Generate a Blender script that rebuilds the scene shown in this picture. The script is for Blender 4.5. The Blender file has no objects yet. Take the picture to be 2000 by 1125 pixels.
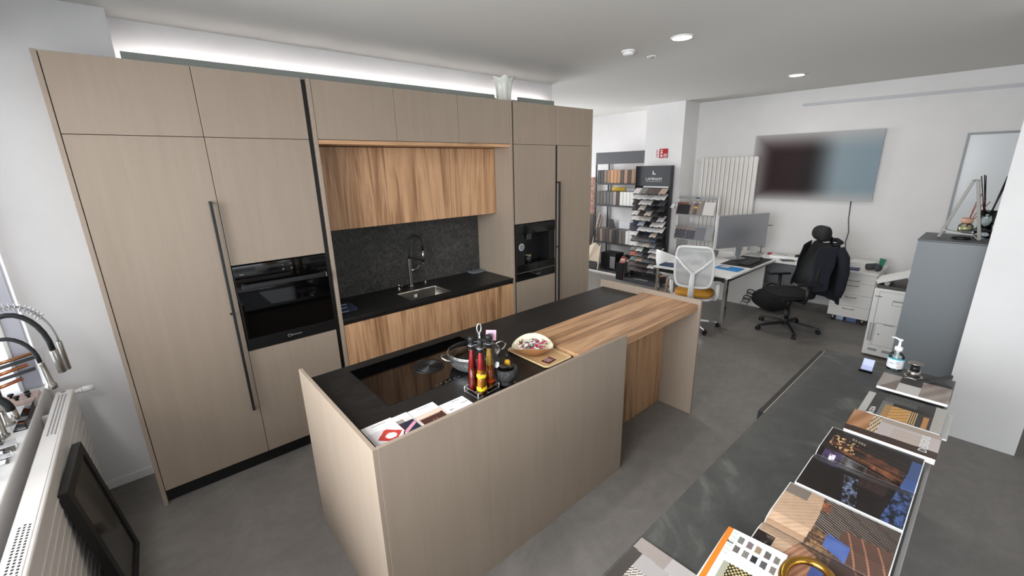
import bpy, bmesh, math, random
from math import sin, cos, pi, radians
from mathutils import Vector, Matrix
random.seed(7)
S = bpy.context.scene
COL = S.collection

# ------------------------------------------------------------------ camera, world, light, exposure
cam_d = bpy.data.cameras.new('camera')
cam_d.sensor_fit = 'HORIZONTAL'; cam_d.sensor_width = 36.0
cam_d.lens = 831.582 / 2000 * 36.0
cam_d.clip_start = 0.05
cam = bpy.data.objects.new('camera', cam_d); COL.objects.link(cam)
cam.location = (0.5466, -3.3003, 2.1118)
cam.rotation_euler = (1.29563, 0.02253, -0.72070)
S.camera = cam

W = bpy.data.worlds.new('overcast_sky'); S.world = W; W.use_nodes = True
bg = W.node_tree.nodes['Background']
bg.inputs[0].default_value = (0.86, 0.93, 1.0, 1); bg.inputs[1].default_value = 3.0

def area_light(name, loc, rot, sx, sy, power, col=(1, 1, 1)):
    l = bpy.data.lights.new(name, 'AREA'); l.shape = 'RECTANGLE'; l.size = sx; l.size_y = sy
    l.energy = power; l.color = col
    o = bpy.data.objects.new(name, l); COL.objects.link(o); o.location = loc; o.rotation_euler = rot
    return o
# daylight through the shop windows: left facade, window beyond the kitchen wall; plus an added fill lamp behind the viewer
area_light('daylight_left', (-0.75, -1.6, 2.15), (0, radians(-50), 0), 1.7, 1.9, 122, (0.99, 0.985, 1.0))
area_light('daylight_shopfront', (-0.85, -3.0, 1.9), (0, radians(-58), 0), 2.3, 1.9, 134, (0.99, 0.985, 1.0))
area_light('front_fill_light', (1.5, -6.42, 1.5), (radians(90), 0, 0), 2.4, 2.4, 10, (0.98, 0.98, 1.0))  # unseen lamp added as weak fill from the viewer's side
area_light('daylight_back', (6.4, 4.45, 1.95), (radians(-96), 0, 0), 3.0, 2.0, 225, (1.0, 0.98, 1.0))

S.view_settings.view_transform = 'Standard'; S.view_settings.look = 'None'
S.view_settings.gamma = 1.0; S.view_settings.use_curve_mapping = False
S.view_settings.exposure = 0.0

# ------------------------------------------------------------------ materials
def lin(c):
    c = c / 255.0
    return c / 12.92 if c <= 0.04045 else ((c + 0.055) / 1.055) ** 2.4
def rgb(r, g, b): return (lin(r), lin(g), lin(b), 1.0)
MATS = {}
def mat(name, col=None, rough=0.5, metal=0.0, spec=0.5, **kw):
    if name in MATS: return MATS[name]
    m = bpy.data.materials.new(name); m.use_nodes = True
    b = m.node_tree.nodes['Principled BSDF']
    if col: b.inputs['Base Color'].default_value = rgb(*col)
    b.inputs['Roughness'].default_value = rough; b.inputs['Metallic'].default_value = metal
    b.inputs['Specular IOR Level'].default_value = spec
    for k, v in kw.items(): b.inputs[k.replace('_', ' ')].default_value = v
    MATS[name] = m
    return m
def nodes(m):
    nt = m.node_tree
    return nt, nt.nodes['Principled BSDF']
def tex_pos(nt, scale, rot=(0, 0, 0)):
    g = nt.nodes.new('ShaderNodeNewGeometry'); mp = nt.nodes.new('ShaderNodeMapping')
    mp.inputs['Scale'].default_value = scale; mp.inputs['Rotation'].default_value = rot
    nt.links.new(g.outputs['Position'], mp.inputs['Vector'])
    return mp.outputs['Vector']
def noise(nt, vec, scale, detail=4, rough=0.55, dist=0.0):
    n = nt.nodes.new('ShaderNodeTexNoise'); n.inputs['Scale'].default_value = scale
    n.inputs['Detail'].default_value = detail; n.inputs['Roughness'].default_value = rough
    n.inputs['Distortion'].default_value = dist
    nt.links.new(vec, n.inputs['Vector'])
    return n.outputs['Fac']
def ramp(nt, fac, stops):
    r = nt.nodes.new('ShaderNodeValToRGB'); e = r.color_ramp.elements
    e[0].position = stops[0][0]; e[0].color = stops[0][1]
    e[1].position = stops[-1][0]; e[1].color = stops[-1][1]
    for p, c in stops[1:-1]:
        q = e.new(p); q.color = c
    nt.links.new(fac, r.inputs['Fac'])
    return r.outputs['Color']
def mixc(nt, fac, a, b, mode='MIX'):
    m = nt.nodes.new('ShaderNodeMix'); m.data_type = 'RGBA'; m.blend_type = mode
    if isinstance(fac, float): m.inputs[0].default_value = fac
    else: nt.links.new(fac, m.inputs[0])
    nt.links.new(a, m.inputs[6]); nt.links.new(b, m.inputs[7])
    return m.outputs[2]
def bump(nt, b, h, strength=0.1, dist=0.002):
    n = nt.nodes.new('ShaderNodeBump'); n.inputs['Strength'].default_value = strength
    n.inputs['Distance'].default_value = dist
    nt.links.new(h, n.inputs['Height']); nt.links.new(n.outputs[0], b.inputs['Normal'])

def wood_mat(name, axis, stops, rough=0.42, scale=1.0):
    m = mat(name, rough=rough, spec=0.4); nt, b = nodes(m)
    sc = [9.0, 9.0, 9.0]; sc[axis] = 0.55
    v = tex_pos(nt, sc)
    f1 = noise(nt, v, 1.0 * scale, 5, 0.6, 1.4)
    sc2 = [60.0, 60.0, 60.0]; sc2[axis] = 1.6
    f2 = noise(nt, tex_pos(nt, sc2), 1.0, 3, 0.6, 0.4)
    mx = nt.nodes.new('ShaderNodeMath'); mx.operation = 'MULTIPLY_ADD'
    nt.links.new(f2, mx.inputs[0]); mx.inputs[1].default_value = 0.35
    sub = nt.nodes.new('ShaderNodeMath'); sub.operation = 'MULTIPLY_ADD'
    nt.links.new(f1, sub.inputs[0]); sub.inputs[1].default_value = 1.0; sub.inputs[2].default_value = -0.175
    nt.links.new(sub.outputs[0], mx.inputs[2])
    nt.links.new(ramp(nt, mx.outputs[0], stops), b.inputs['Base Color'])
    return m
WST = [(0.28, rgb(122, 88, 62)), (0.40, rgb(160, 120, 87)), (0.50, rgb(190, 148, 111)), (0.60, rgb(206, 164, 125)), (0.72, rgb(174, 132, 97))]
M_woodZ = wood_mat('walnut_vertical_grain', 2, WST)
M_woodX = wood_mat('walnut_long_grain', 0, WST)

def laminate(name, base, dk):
    m = mat(name, rough=0.5, spec=0.35); nt, b = nodes(m)
    f = noise(nt, tex_pos(nt, (16, 16, 1.1)), 1.0, 5, 0.6, 0.8)
    f2 = noise(nt, tex_pos(nt, (160, 160, 3.0)), 1.0, 2, 0.5)
    c = mixc(nt, 0.35, ramp(nt, f, [(0.3, dk), (0.65, base)]), ramp(nt, f2, [(0.3, dk), (0.7, base)]))
    nt.links.new(c, b.inputs['Base Color'])
    return m
M_taupe = laminate('taupe_laminate', rgb(157, 142, 127), rgb(149, 134, 119))
M_edge = mat('taupe_edge_band', (176, 153, 136), 0.45)
M_body = mat('dark_carcass', (34, 31, 29), 0.6)
M_black = mat('black_matt', (14, 14, 15), 0.45)
M_blackmetal = mat('black_metal', (30, 32, 34), 0.38, 0.3)
M_blackglass = mat('black_glass', (5, 5, 6), 0.04, 0.0, 0.5)
M_ovenstrip = mat('black_satin_steel', (18, 18, 20), 0.3)
M_steel = mat('brushed_steel', (176, 172, 166), 0.28, 1.0)
M_chrome = mat('chrome', (214, 214, 214), 0.08, 1.0)
M_white = mat('white_paint', (236, 235, 233), 0.55)
M_whiteplastic = mat('white_plastic', (232, 232, 230), 0.35)
M_grey = mat('grey_plastic', (150, 152, 154), 0.45)
M_paper = mat('white_paper', (240, 240, 238), 0.6)
M_rubber = mat('black_rubber', (22, 24, 26), 0.55)

M_wall = mat('wall_plaster', rough=0.85, spec=0.2)
nt, b = nodes(M_wall)
nt.links.new(ramp(nt, noise(nt, tex_pos(nt, (1, 1, 1)), 2.0, 3), [(0.3, rgb(226, 224, 223)), (0.7, rgb(233, 231, 230))]), b.inputs['Base Color'])
bump(nt, b, noise(nt, tex_pos(nt, (1, 1, 1)), 180, 2), 0.05, 0.001)
M_ceil = mat('ceiling_paint', (214, 212, 207), 0.9, 0.0, 0.2)

M_floor = mat('concrete_floor', rough=0.42, spec=0.4)
nt, b = nodes(M_floor)
f = noise(nt, tex_pos(nt, (1, 1, 1)), 2.2, 9, 0.66, 1.1)
f2 = noise(nt, tex_pos(nt, (1, 1.6, 1)), 9.0, 6, 0.7, 0.6)
c = mixc(nt, 0.45, ramp(nt, f, [(0.3, rgb(104, 100, 96)), (0.5, rgb(118, 114, 110)), (0.72, rgb(136, 131, 126))]),
         ramp(nt, f2, [(0.3, rgb(106, 102, 98)), (0.7, rgb(131, 126, 122))]))
nt.links.new(c, b.inputs['Base Color'])
r = ramp(nt, f, [(0.3, (0.34, 0.34, 0.34, 1)), (0.7, (0.5, 0.5, 0.5, 1))]); nt.links.new(r, b.inputs['Roughness'])

M_counter = mat('dark_ceramic_counter', rough=0.4, spec=0.4)
nt, b = nodes(M_counter)
f = noise(nt, tex_pos(nt, (1, 1, 1)), 2.6, 7, 0.6, 1.6)
f2 = noise(nt, tex_pos(nt, (1, 1, 1)), 7.0, 8, 0.7, 1.2)
c = mixc(nt, 0.4, ramp(nt, f, [(0.42, rgb(54, 54, 53)), (0.56, rgb(68, 68, 66)), (0.68, rgb(112, 112, 107))]),
         ramp(nt, f2, [(0.35, rgb(56, 56, 55)), (0.75, rgb(86, 86, 84))]))
nt.links.new(c, b.inputs['Base Color'])

M_worktop = mat('black_textured_worktop', rough=0.42, spec=0.4)
nt, b = nodes(M_worktop)
f = noise(nt, tex_pos(nt, (3.0, 14, 8)), 1.6, 4, 0.55, 1.5)
nt.links.new(ramp(nt, f, [(0.3, rgb(20, 20, 20)), (0.7, rgb(34, 33, 32))]), b.inputs['Base Color'])
bump(nt, b, f, 0.35, 0.004)

M_splash = mat('dark_stone_splashback', rough=0.5, spec=0.35)
nt, b = nodes(M_splash)
f = noise(nt, tex_pos(nt, (1, 1, 1)), 9, 7, 0.72, 2.8)
f2 = noise(nt, tex_pos(nt, (1, 1, 1)), 34, 4, 0.6, 3.5)
c = mixc(nt, 0.5, ramp(nt, f, [(0.32, rgb(24, 24, 24)), (0.5, rgb(60, 59, 57)), (0.68, rgb(104, 102, 98))]),
         ramp(nt, f2, [(0.36, rgb(24, 24, 24)), (0.52, rgb(64, 63, 61)), (0.60, rgb(116, 114, 110)), (0.68, rgb(60, 59, 57))]))
nt.links.new(c, b.inputs['Base Color'])

def glass_mat(name, col=(1, 1, 1), rough=0.0, ior=1.45, alpha=0.0):
    m = bpy.data.materials.new(name); m.use_nodes = True; nt = m.node_tree
    out = nt.nodes['Material Output']; nt.nodes.remove(nt.nodes['Principled BSDF'])
    t = nt.nodes.new('ShaderNodeBsdfTransparent'); t.inputs[0].default_value = (*col, 1)
    g = nt.nodes.new('ShaderNodeBsdfGlossy'); g.inputs['Roughness'].default_value = rough + 0.02
    fr = nt.nodes.new('ShaderNodeFresnel'); fr.inputs[0].default_value = ior
    mx = nt.nodes.new('ShaderNodeMixShader')
    nt.links.new(fr.outputs[0], mx.inputs[0]); nt.links.new(t.outputs[0], mx.inputs[1]); nt.links.new(g.outputs[0], mx.inputs[2])
    nt.links.new(mx.outputs[0], out.inputs[0])
    MATS[name] = m
    return m
M_pane = glass_mat('window_glass', (0.97, 0.98, 0.98))
M_acrylic = glass_mat('clear_acrylic', (0.96, 0.965, 0.98), 0.02, 1.4)
M_clear = glass_mat('clear_glass', (0.86, 0.9, 0.9), 0.0, 1.5)
M_smoke = glass_mat('smoked_glass', (0.16, 0.16, 0.16), 0.0, 1.5)

def emit(name, col, strength):
    m = bpy.data.materials.new(name); m.use_nodes = True
    b = m.node_tree.nodes['Principled BSDF']
    b.inputs['Base Color'].default_value = (*col, 1)
    b.inputs['Emission Color'].default_value = (*col, 1); b.inputs['Emission Strength'].default_value = strength
    MATS[name] = m
    return m
M_led = emit('led_strip_light', (1.0, 0.95, 0.955), 24.0)
M_lamp = emit('downlight_diffuser', (1.0, 0.97, 0.9), 12.0)

M_print = mat('printed_paper', rough=0.28, spec=0.45)
nt, b = nodes(M_print)
a = nt.nodes.new('ShaderNodeVertexColor'); a.layer_name = 'Col'
nt.links.new(a.outputs['Color'], b.inputs['Base Color'])

# ------------------------------------------------------------------ mesh helpers
def new(): return bmesh.new()
def setmi(faces, mi):
    for f in faces: f.material_index = mi
def box(bm, x0, x1, y0, y1, z0, z1, b=0.0, mi=0, M=None, seg=1):
    if x0 > x1: x0, x1 = x1, x0
    if y0 > y1: y0, y1 = y1, y0
    if z0 > z1: z0, z1 = z1, z0
    vs = [bm.verts.new(p) for p in ((x0, y0, z0), (x1, y0, z0), (x1, y1, z0), (x0, y1, z0), (x0, y0, z1), (x1, y0, z1), (x1, y1, z1), (x0, y1, z1))]
    fs = [bm.faces.new([vs[i] for i in q]) for q in ((3, 2, 1, 0), (4, 5, 6, 7), (0, 1, 5, 4), (1, 2, 6, 5), (2, 3, 7, 6), (3, 0, 4, 7))]
    setmi(fs, mi)
    if b > 0:
        es = list({e for f in fs for e in f.edges})
        r = bmesh.ops.bevel(bm, geom=es, offset=min(b, 0.49 * min(x1 - x0, y1 - y0, z1 - z0)), segments=seg, affect='EDGES', profile=0.5, clamp_overlap=True)
        setmi(r['faces'], mi)
        vs = list({v for f in r['faces'] for v in f.verts} | {v for v in vs if v.is_valid})
    if M is not None:
        for v in vs: v.co = M @ v.co
    return vs
def frame_of(d):
    d = Vector(d).normalized()
    a = Vector((0, 0, 1)) if abs(d.z) < 0.9 else Vector((1, 0, 0))
    u = d.cross(a).normalized(); w = d.cross(u).normalized()
    return u, w
def ring(bm, c, u, w, r, n):
    c = Vector(c)
    return [bm.verts.new(c + u * (r * cos(2 * pi * i / n)) + w * (r * sin(2 * pi * i / n))) for i in range(n)]
def skin(bm, a, b_, mi=0, smooth=True):
    n = len(a); fs = []
    for i in range(n):
        f = bm.faces.new((a[i], a[(i + 1) % n], b_[(i + 1) % n], b_[i])); f.smooth = smooth; f.material_index = mi; fs.append(f)
    return fs
def cyl(bm, p0, p1, r0, r1=None, n=16, mi=0, caps=True):
    if r1 is None: r1 = r0
    p0 = Vector(p0); p1 = Vector(p1); u, w = frame_of(p1 - p0)
    a = ring(bm, p0, u, w, r0, n); c = ring(bm, p1, u, w, r1, n)
    skin(bm, a, c, mi)
    if caps:
        for q in (a[::-1], c):
            f = bm.faces.new(q); f.material_index = mi
def tube(bm, pts, r, n=8, mi=0, closed=False, caps=True):
    pts = [Vector(p) for p in pts]; m = len(pts); rings = []
    u = None
    for i in range(m):
        if closed: d = pts[(i + 1) % m] - pts[i - 1]
        else: d = pts[min(i + 1, m - 1)] - pts[max(i - 1, 0)]
        d.normalize()
        if u is None: u, w = frame_of(d)
        else:
            u = (u - d * u.dot(d)).normalized(); w = d.cross(u)
        rr = r[i] if isinstance(r, (list, tuple)) else r
        rings.append(ring(bm, pts[i], u, w, rr, n))
    for i in range(m - 1): skin(bm, rings[i], rings[i + 1], mi)
    if closed: skin(bm, rings[-1], rings[0], mi)
    elif caps:
        f = bm.faces.new(rings[0][::-1]); f.material_index = mi
        f = bm.faces.new(rings[-1]); f.material_index = mi
def lathe(bm, prof, c=(0, 0, 0), n=32, mi=0, smooth=True, axis=None, capb=True, capt=False):
    rings = []
    if axis is None: u, w, d = Vector((1, 0, 0)), Vector((0, 1, 0)), Vector((0, 0, 1))
    else:
        d = Vector(axis).normalized(); u, w = frame_of(d); w = d.cross(u)
    for r, z in prof:
        rings.append(ring(bm, Vector(c) + d * z, u, w, max(r, 1e-4), n))
    for i in range(len(rings) - 1): skin(bm, rings[i], rings[i + 1], mi, smooth)
    if capb: f = bm.faces.new(rings[0][::-1]); f.material_index = mi
    if capt: f = bm.faces.new(rings[-1]); f.material_index = mi
def poly(bm, pts, mi=0):
    f = bm.faces.new([bm.verts.new(p) for p in pts]); f.material_index = mi
    return f
def slab(bm, pts, ext, mi=0):
    ext = Vector(ext)
    a = [bm.verts.new(p) for p in pts]; c = [bm.verts.new(Vector(p) + ext) for p in pts]
    n = len(a)
    fs = [bm.faces.new(a[::-1]), bm.faces.new(c)] + [bm.faces.new((a[i], a[(i + 1) % n], c[(i + 1) % n], c[i])) for i in range(n)]
    setmi(fs, mi)
    bmesh.ops.recalc_face_normals(bm, faces=fs)
def arc(c, r, a0, a1, n, u=(1, 0, 0), w=(0, 0, 1)):
    c = Vector(c); u = Vector(u); w = Vector(w)
    return [c + u * (r * cos(a0 + (a1 - a0) * i / n)) + w * (r * sin(a0 + (a1 - a0) * i / n)) for i in range(n + 1)]

# ------------------------------------------------------------------ object helpers
def link(name, bm, mats, parent=None, off=None):
    me = bpy.data.meshes.new(name)
    if off is not None:
        o_ = Vector(off)
        for v in bm.verts: v.co -= o_
    bm.to_mesh(me); bm.free()
    if not isinstance(mats, (list, tuple)): mats = [mats]
    for m in mats: me.materials.append(m)
    o = bpy.data.objects.new(name, me); COL.objects.link(o)
    if parent is not None: o.parent = parent
    return o
def tag(o, label, cat, group=None):
    o['label'] = label; o['category'] = cat
    if group: o['group'] = group
    return o
def thing(name, label, cat, loc=(0, 0, 0), rotz=0.0, group=None):
    """Empty at the thing's base; parts are written in world coordinates when rotz is 0 (offset removed), in local ones otherwise"""
    o = bpy.data.objects.new(name, None); COL.objects.link(o); o.empty_display_size = 0.05
    o.location = loc; o.rotation_euler = (0, 0, rotz)
    return tag(o, label, cat, group)
def part(root, name, bm, mats, parent=None, label=None, local=False):
    o = link(name, bm, mats, parent or root, None if local else root.location)
    if label: o['label'] = label
    return o
def solo(name, label, cat, bm, mats, group=None):
    xs = [v.co.x for v in bm.verts]; ys = [v.co.y for v in bm.verts]; zs = [v.co.z for v in bm.verts]
    base = Vector(((min(xs) + max(xs)) / 2, (min(ys) + max(ys)) / 2, min(zs)))
    o = link(name, bm, mats, None, base); o.location = base
    return tag(o, label, cat, group)
def struct(name, bm, mats, parent=None):
    o = link(name, bm, mats, parent)
    if parent is None: o['kind'] = 'structure'
    return o
def mods(o, sub=0, solid=0.0, bev=0.0, off=0.0):
    if solid:
        m = o.modifiers.new('solid', 'SOLIDIFY'); m.thickness = solid; m.offset = off
    if bev:
        m = o.modifiers.new('bevel', 'BEVEL'); m.width = bev; m.segments = 2
    if sub:
        m = o.modifiers.new('sub', 'SUBSURF'); m.levels = sub; m.render_levels = sub
    return o
def smooth(o):
    for p in o.data.polygons: p.use_smooth = True
    return o
def text(name, s, size, origin, u, v, material, parent, off, depth=0.0006, align='CENTER'):
    """flat lettering: u is the reading direction, v the up direction of the letters"""
    cu = bpy.data.curves.new(name, 'FONT'); cu.body = s; cu.size = size; cu.extrude = depth
    cu.align_x = align; cu.align_y = 'CENTER'; cu.resolution_u = 2
    tmp = bpy.data.objects.new(name, cu); COL.objects.link(tmp)
    dg = bpy.context.evaluated_depsgraph_get()
    me = bpy.data.meshes.new_from_object(tmp.evaluated_get(dg))
    bpy.data.objects.remove(tmp)
    U = Vector(u).normalized(); V = Vector(v).normalized(); N = U.cross(V)
    M = Matrix((( U.x, V.x, N.x, origin[0]), (U.y, V.y, N.y, origin[1]), (U.z, V.z, N.z, origin[2]), (0, 0, 0, 1)))
    me.transform(Matrix.Translation(-Vector(off)) @ M)
    me.materials.clear(); me.materials.append(material)
    o = bpy.data.objects.new(name, me); COL.objects.link(o); o.parent = parent
    return o
M_screen = mat('screen_print', rough=0.55, spec=0.12)
nt, b = nodes(M_screen)
a = nt.nodes.new('ShaderNodeVertexColor'); a.layer_name = 'Col'
nt.links.new(a.outputs['Color'], b.inputs['Base Color'])
def picture(name, surf, fn, nu, nv, parent, off, pm=None):
    """flat print on paper: surf(u,v) gives the point, fn(u,v) the printed sRGB colour"""
    vs = [Vector(surf(i / nu, j / nv)) - Vector(off) for j in range(nv + 1) for i in range(nu + 1)]
    fs = []; cols = []
    for j in range(nv):
        for i in range(nu):
            a = j * (nu + 1) + i
            fs.append((a, a + 1, a + nu + 2, a + nu + 1))
            c = rgb(*[max(0, min(255, q)) for q in fn((i + .5) / nu, (j + .5) / nv)])
            cols += list(c) * 4
    me = bpy.data.meshes.new(name); me.from_pydata([tuple(v) for v in vs], [], fs)
    at = me.color_attributes.new('Col', 'FLOAT_COLOR', 'CORNER'); at.data.foreach_set('color', cols)
    bm = bmesh.new(); bm.from_mesh(me)
    if bm.faces and sum(f.normal.z for f in bm.faces) < 0 and abs(sum(f.normal.z for f in bm.faces)) > 0.3 * len(bm.faces):
        bmesh.ops.reverse_faces(bm, faces=bm.faces)
    bm.to_mesh(me); bm.free()
    me.materials.append(pm or M_print)
    o = bpy.data.objects.new(name, me); COL.objects.link(o); o.parent = parent
    return o
def quad(o, u, v):
    o = Vector(o); u = Vector(u); v = Vector(v)
    return lambda a, b_: o + u * a + v * b_
ORD = ['first', 'second', 'third', 'fourth', 'fifth', 'sixth', 'seventh', 'eighth', 'ninth', 'tenth', 'eleventh', 'twelfth', 'thirteenth', 'fourteenth', 'fifteenth', 'sixteenth', 'seventeenth', 'eighteenth']
# ================================================================== the room
H = 3.087
bm = new(); box(bm, -0.5, 8.6, -6.3, 4.4, -0.1, 0); struct('floor', bm, M_floor)
bm = new(); box(bm, -0.5, 8.6, -6.3, 4.4, H, H + 0.1); struct('ceiling', bm, M_ceil)
# far wall with the radiator and the screen (runs very slightly out of square)
def wx(y): return 8.012 + 0.066 * (0.35 - y) if y < 0.35 else 8.05
bm = new(); slab(bm, [(wx(-6.3), -6.3, 0), (8.6, -6.3, 0), (8.6, 0.39, 0), (wx(0.34), 0.39, 0)], (0, 0, H)); struct('wall_right', bm, M_wall)
bm = new(); box(bm, 8.06, 8.3, 1.08, 4.3, 0, H); struct('wall_far', bm, M_wall)
bm = new(); box(bm, 7.53, 8.3, 0.39, 1.08, 0, H); struct('wall_pillar', bm, M_wall)
bm = new(); box(bm, 5.03, 5.42, -3.692, -3.275, 0, H); struct('wall_pier', bm, M_wall)
# wall behind the kitchen and the stub wall left of it
bm = new(); box(bm, 0.645, 4.72, 0.67, 0.80, 0, H); struct('wall_back', bm, M_wall)
bm = new(); box(bm, -0.085, 0.645, 0.48, 0.80, 0, H); struct('wall_stub', bm, M_wall)
bm = new(); box(bm, -0.085, 0.313, 0.468, 0.48, 0, 0.062, 0.002); struct('baseboard_stub', bm, M_white)
# window wall left: parapet, sill, lintel, glazing
bm = new(); box(bm, -0.5, -0.085, -2.1, 0.48, 0, 0.845); box(bm, -0.5, -0.085, -6.3, -2.1, 0, 0.08); struct('wall_left', bm, M_wall)
bm = new(); box(bm, -0.5, -0.085, -6.3, 0.48, 2.75, H); struct('trim_1', bm, M_wall)
bm = new(); box(bm, -0.47, -0.083, -2.1, 0.478, 0.845, 0.87, 0.004); struct('trim_2', bm, M_white)
M_frame = mat('window_frame_paint', (206, 206, 216), 0.4)
bm = new()
for y, z0 in ((-6.25, .08), (-4.1, .08), (-2.13, .08)): box(bm, -0.47, -0.41, y - 0.03, y + 0.03, z0, 2.75, 0.004)
box(bm, -0.47, -0.41, -2.099, 0.44, 0.871, 0.93, 0.004); box(bm, -0.47, -0.41, -6.28, -2.101, 0.08, 0.14, 0.004); box(bm, -0.47, -0.41, -6.28, 0.44, 2.69, 2.75, 0.004)
w1 = struct('window_1', bm, M_frame)
bm = new(); box(bm, -0.17, -0.095, 0.44, 0.478, 0.87, 2.75, 0.004); struct('window_post', bm, M_frame, w1)
bm = new(); box(bm, -0.19, -0.17, 0.43, 0.478, 0.87, 2.75, 0.003); struct('window_stile', bm, M_white, w1)
for y0, y1, z0 in ((-6.21, -4.14, .15), (-4.06, -2.17, .15), (-2.09, 0.44, .935)):
    bm = new(); box(bm, -0.444, -0.438, y0, y1, z0, 2.69); struct('pane', bm, M_pane, w1)
bm = new(); box(bm, -0.5, -0.085, 0.8, 4.4, 0, H); struct('trim_3', bm, M_wall)
# front wall behind the viewer with an unseen window added to let in fill light
bm = new()
for a in ((-0.5, 0.2, 0, H), (2.8, 8.6, 0, H), (0.2, 2.8, 0, 0.2), (0.2, 2.8, 2.8, H)): box(bm, a[0], a[1], -6.3, -6.2, a[2], a[3])
struct('wall_front', bm, M_wall)
bm = new()
for x in (0.23, 1.5, 2.77): box(bm, x - 0.03, x + 0.03, -6.28, -6.22, 0.2, 2.8)
box(bm, 0.2, 2.8, -6.28, -6.22, 0.2, 0.26); box(bm, 0.2, 2.8, -6.28, -6.22, 2.74, 2.8)
w2 = struct('fill_window', bm, M_frame)
for x0, x1 in ((0.26, 1.47), (1.53, 2.74)):
    bm = new(); box(bm, x0, x1, -6.253, -6.247, 0.26, 2.74); struct('pane', bm, M_pane, w2)
bm = new()
for a in ((-0.5, 4.9, 0, H), (7.9, 8.6, 0, H), (4.9, 7.9, 0, 0.5), (4.9, 7.9, 2.95, H)): box(bm, a[0], a[1], 4.3, 4.4, a[2], a[3])
struct('wall_end', bm, M_wall)
bm = new()
for x in (4.93, 6.4, 7.87): box(bm, x - 0.03, x + 0.03, 4.32, 4.38, 0.5, 2.95)
box(bm, 4.9, 7.9, 4.32, 4.38, 0.5, 0.56); box(bm, 4.9, 7.9, 4.32, 4.38, 2.89, 2.95)
w3 = struct('window_3', bm, M_frame)
for x0, x1 in ((4.96, 6.37), (6.43, 7.84)):
    bm = new(); box(bm, x0, x1, 4.347, 4.353, 0.56, 2.89); struct('pane', bm, M_pane, w3)

# ------------------------------------------------------------------ ceiling fittings
def downlight(x, y, r, label):
    t = thing('downlight', label, 'light', (x, y, H - 0.012), group='recessed ceiling downlights')
    bm = new(); lathe(bm, [(r + 0.016, H), (r + 0.016, H - 0.004), (r + 0.004, H - 0.010), (r, H - 0.006)], (x, y, 0), 40, capb=False); part(t, 'trim_ring', bm, M_white)
    bm = new(); lathe(bm, [(0.001, H - 0.008), (r + 0.002, H - 0.008), (r + 0.002, H - 0.001)], (x, y, 0), 40, capb=False)
    bmesh.ops.reverse_faces(bm, faces=bm.faces); part(t, 'diffuser', bm, M_lamp)
    l = bpy.data.lights.new('downlight_glow', 'AREA'); l.shape = 'DISK'; l.size = 2 * r; l.energy = 9; l.color = (1, 0.95, 0.86)
    o = bpy.data.objects.new('downlight_glow', l); COL.objects.link(o); o.location = (x, y, H - 0.02)
downlight(4.106, -1.342, 0.072, 'round lit ceiling downlight above the near end of the island')
downlight(6.702, -1.399, 0.072, 'round lit ceiling downlight farther off, towards the desks')
t = thing('smoke_detector', 'white round smoke detector on the ceiling beside the near downlight', 'detector', (4.118, -0.836, H - 0.04))
bm = new(); lathe(bm, [(0.062, H), (0.064, H - 0.008), (0.058, H - 0.014)], (4.118, -0.836, 0), 32, capb=False, capt=True); part(t, 'base', bm, M_whiteplastic)
bm = new(); lathe(bm, [(0.046, H - 0.014), (0.048, H - 0.026), (0.036, H - 0.036), (0.02, H - 0.04)], (4.118, -0.836, 0), 32, capb=False, capt=True); part(t, 'sensor_cap', bm, M_whiteplastic)
t = thing('sprinkler_cap', 'small flat white cap on the ceiling right of the smoke detector', 'ceiling cap', (4.472, -0.853, H - 0.016))
bm = new(); lathe(bm, [(0.045, H), (0.045, H - 0.004), (0.036, H - 0.007)], (4.472, -0.853, 0), 24, capb=False, capt=True); part(t, 'plate', bm, M_whiteplastic)
bm = new(); lathe(bm, [(0.016, H - 0.006), (0.014, H - 0.016)], (4.472, -0.853, 0), 16, capb=False, capt=True); part(t, 'sensor', bm, M_grey)

# ================================================================== kitchen run
YB = 0.60
def door(t, name, x0, x1, z0, z1, m=M_taupe, y=0.0, th=0.02, g=0.0016):
    bm = new(); box(bm, x0 + g, x1 - g, y, y + th, z0 + g, z1 - g, 0.0012)
    return part(t, name, bm, m)
def carcass(t, x0, x1, y0, y1, z0, z1):
    bm = new(); box(bm, x0 + 0.001, x1 - 0.001, y0, y1, z0 + 0.001, z1 - 0.004); part(t, 'carcass', bm, M_body)
def bar_handle(parent, t, x, z0, z1, zj):
    bm = new()
    box(bm, x - 0.008, x + 0.008, -0.046, -0.024, z0, z1, 0.002)
    for z in (z0 + 0.008, z1 - 0.008): box(bm, x - 0.0065, x + 0.0065, -0.034, 0.002, z - 0.008, z + 0.008, 0.001)
    h = part(t, 'handle', bm, M_rubber, parent)
    bm = new(); box(bm, x - 0.018, x + 0.004, -0.030, 0.001, zj - 0.005, zj + 0.005, 0.001); part(t, 'handle_bracket', bm, M_blackmetal, parent)
def panel(name, label, x0, x1, y0, y1, z0, z1, m=M_taupe):
    bm = new(); box(bm, x0, x1, y0, y1, z0, z1, 0.0012); return solo(name, label, 'panel', bm, m)
ZT, ZS, ZB = 2.73, 2.334, 0.106
panel('end_panel', 'full height taupe end panel closing the tall cupboards by the left wall', 0.313, 0.336, -0.002, 0.465, 0, ZT)
bm = new(); box(bm, 0.338, 1.56, 0.045, 0.065, 0, 0.104); solo('plinth', 'black recessed plinth under the tall cupboards on the left', 'plinth', bm, M_black)
t = thing('larder_cabinet', 'tall taupe cupboard with long black bar handle, leftmost of the run', 'cabinet', (0.645, 0.3, ZB))
carcass(t, 0.338, 0.953, 0.021, 0.46, ZB, ZT)
door(t, 'top_door', 0.338, 0.953, ZS, ZT)
d = door(t, 'tall_door', 0.338, 0.953, ZB, ZS); bar_handle(d, t, 0.911, 0.487, 1.952, 1.21)
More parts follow.
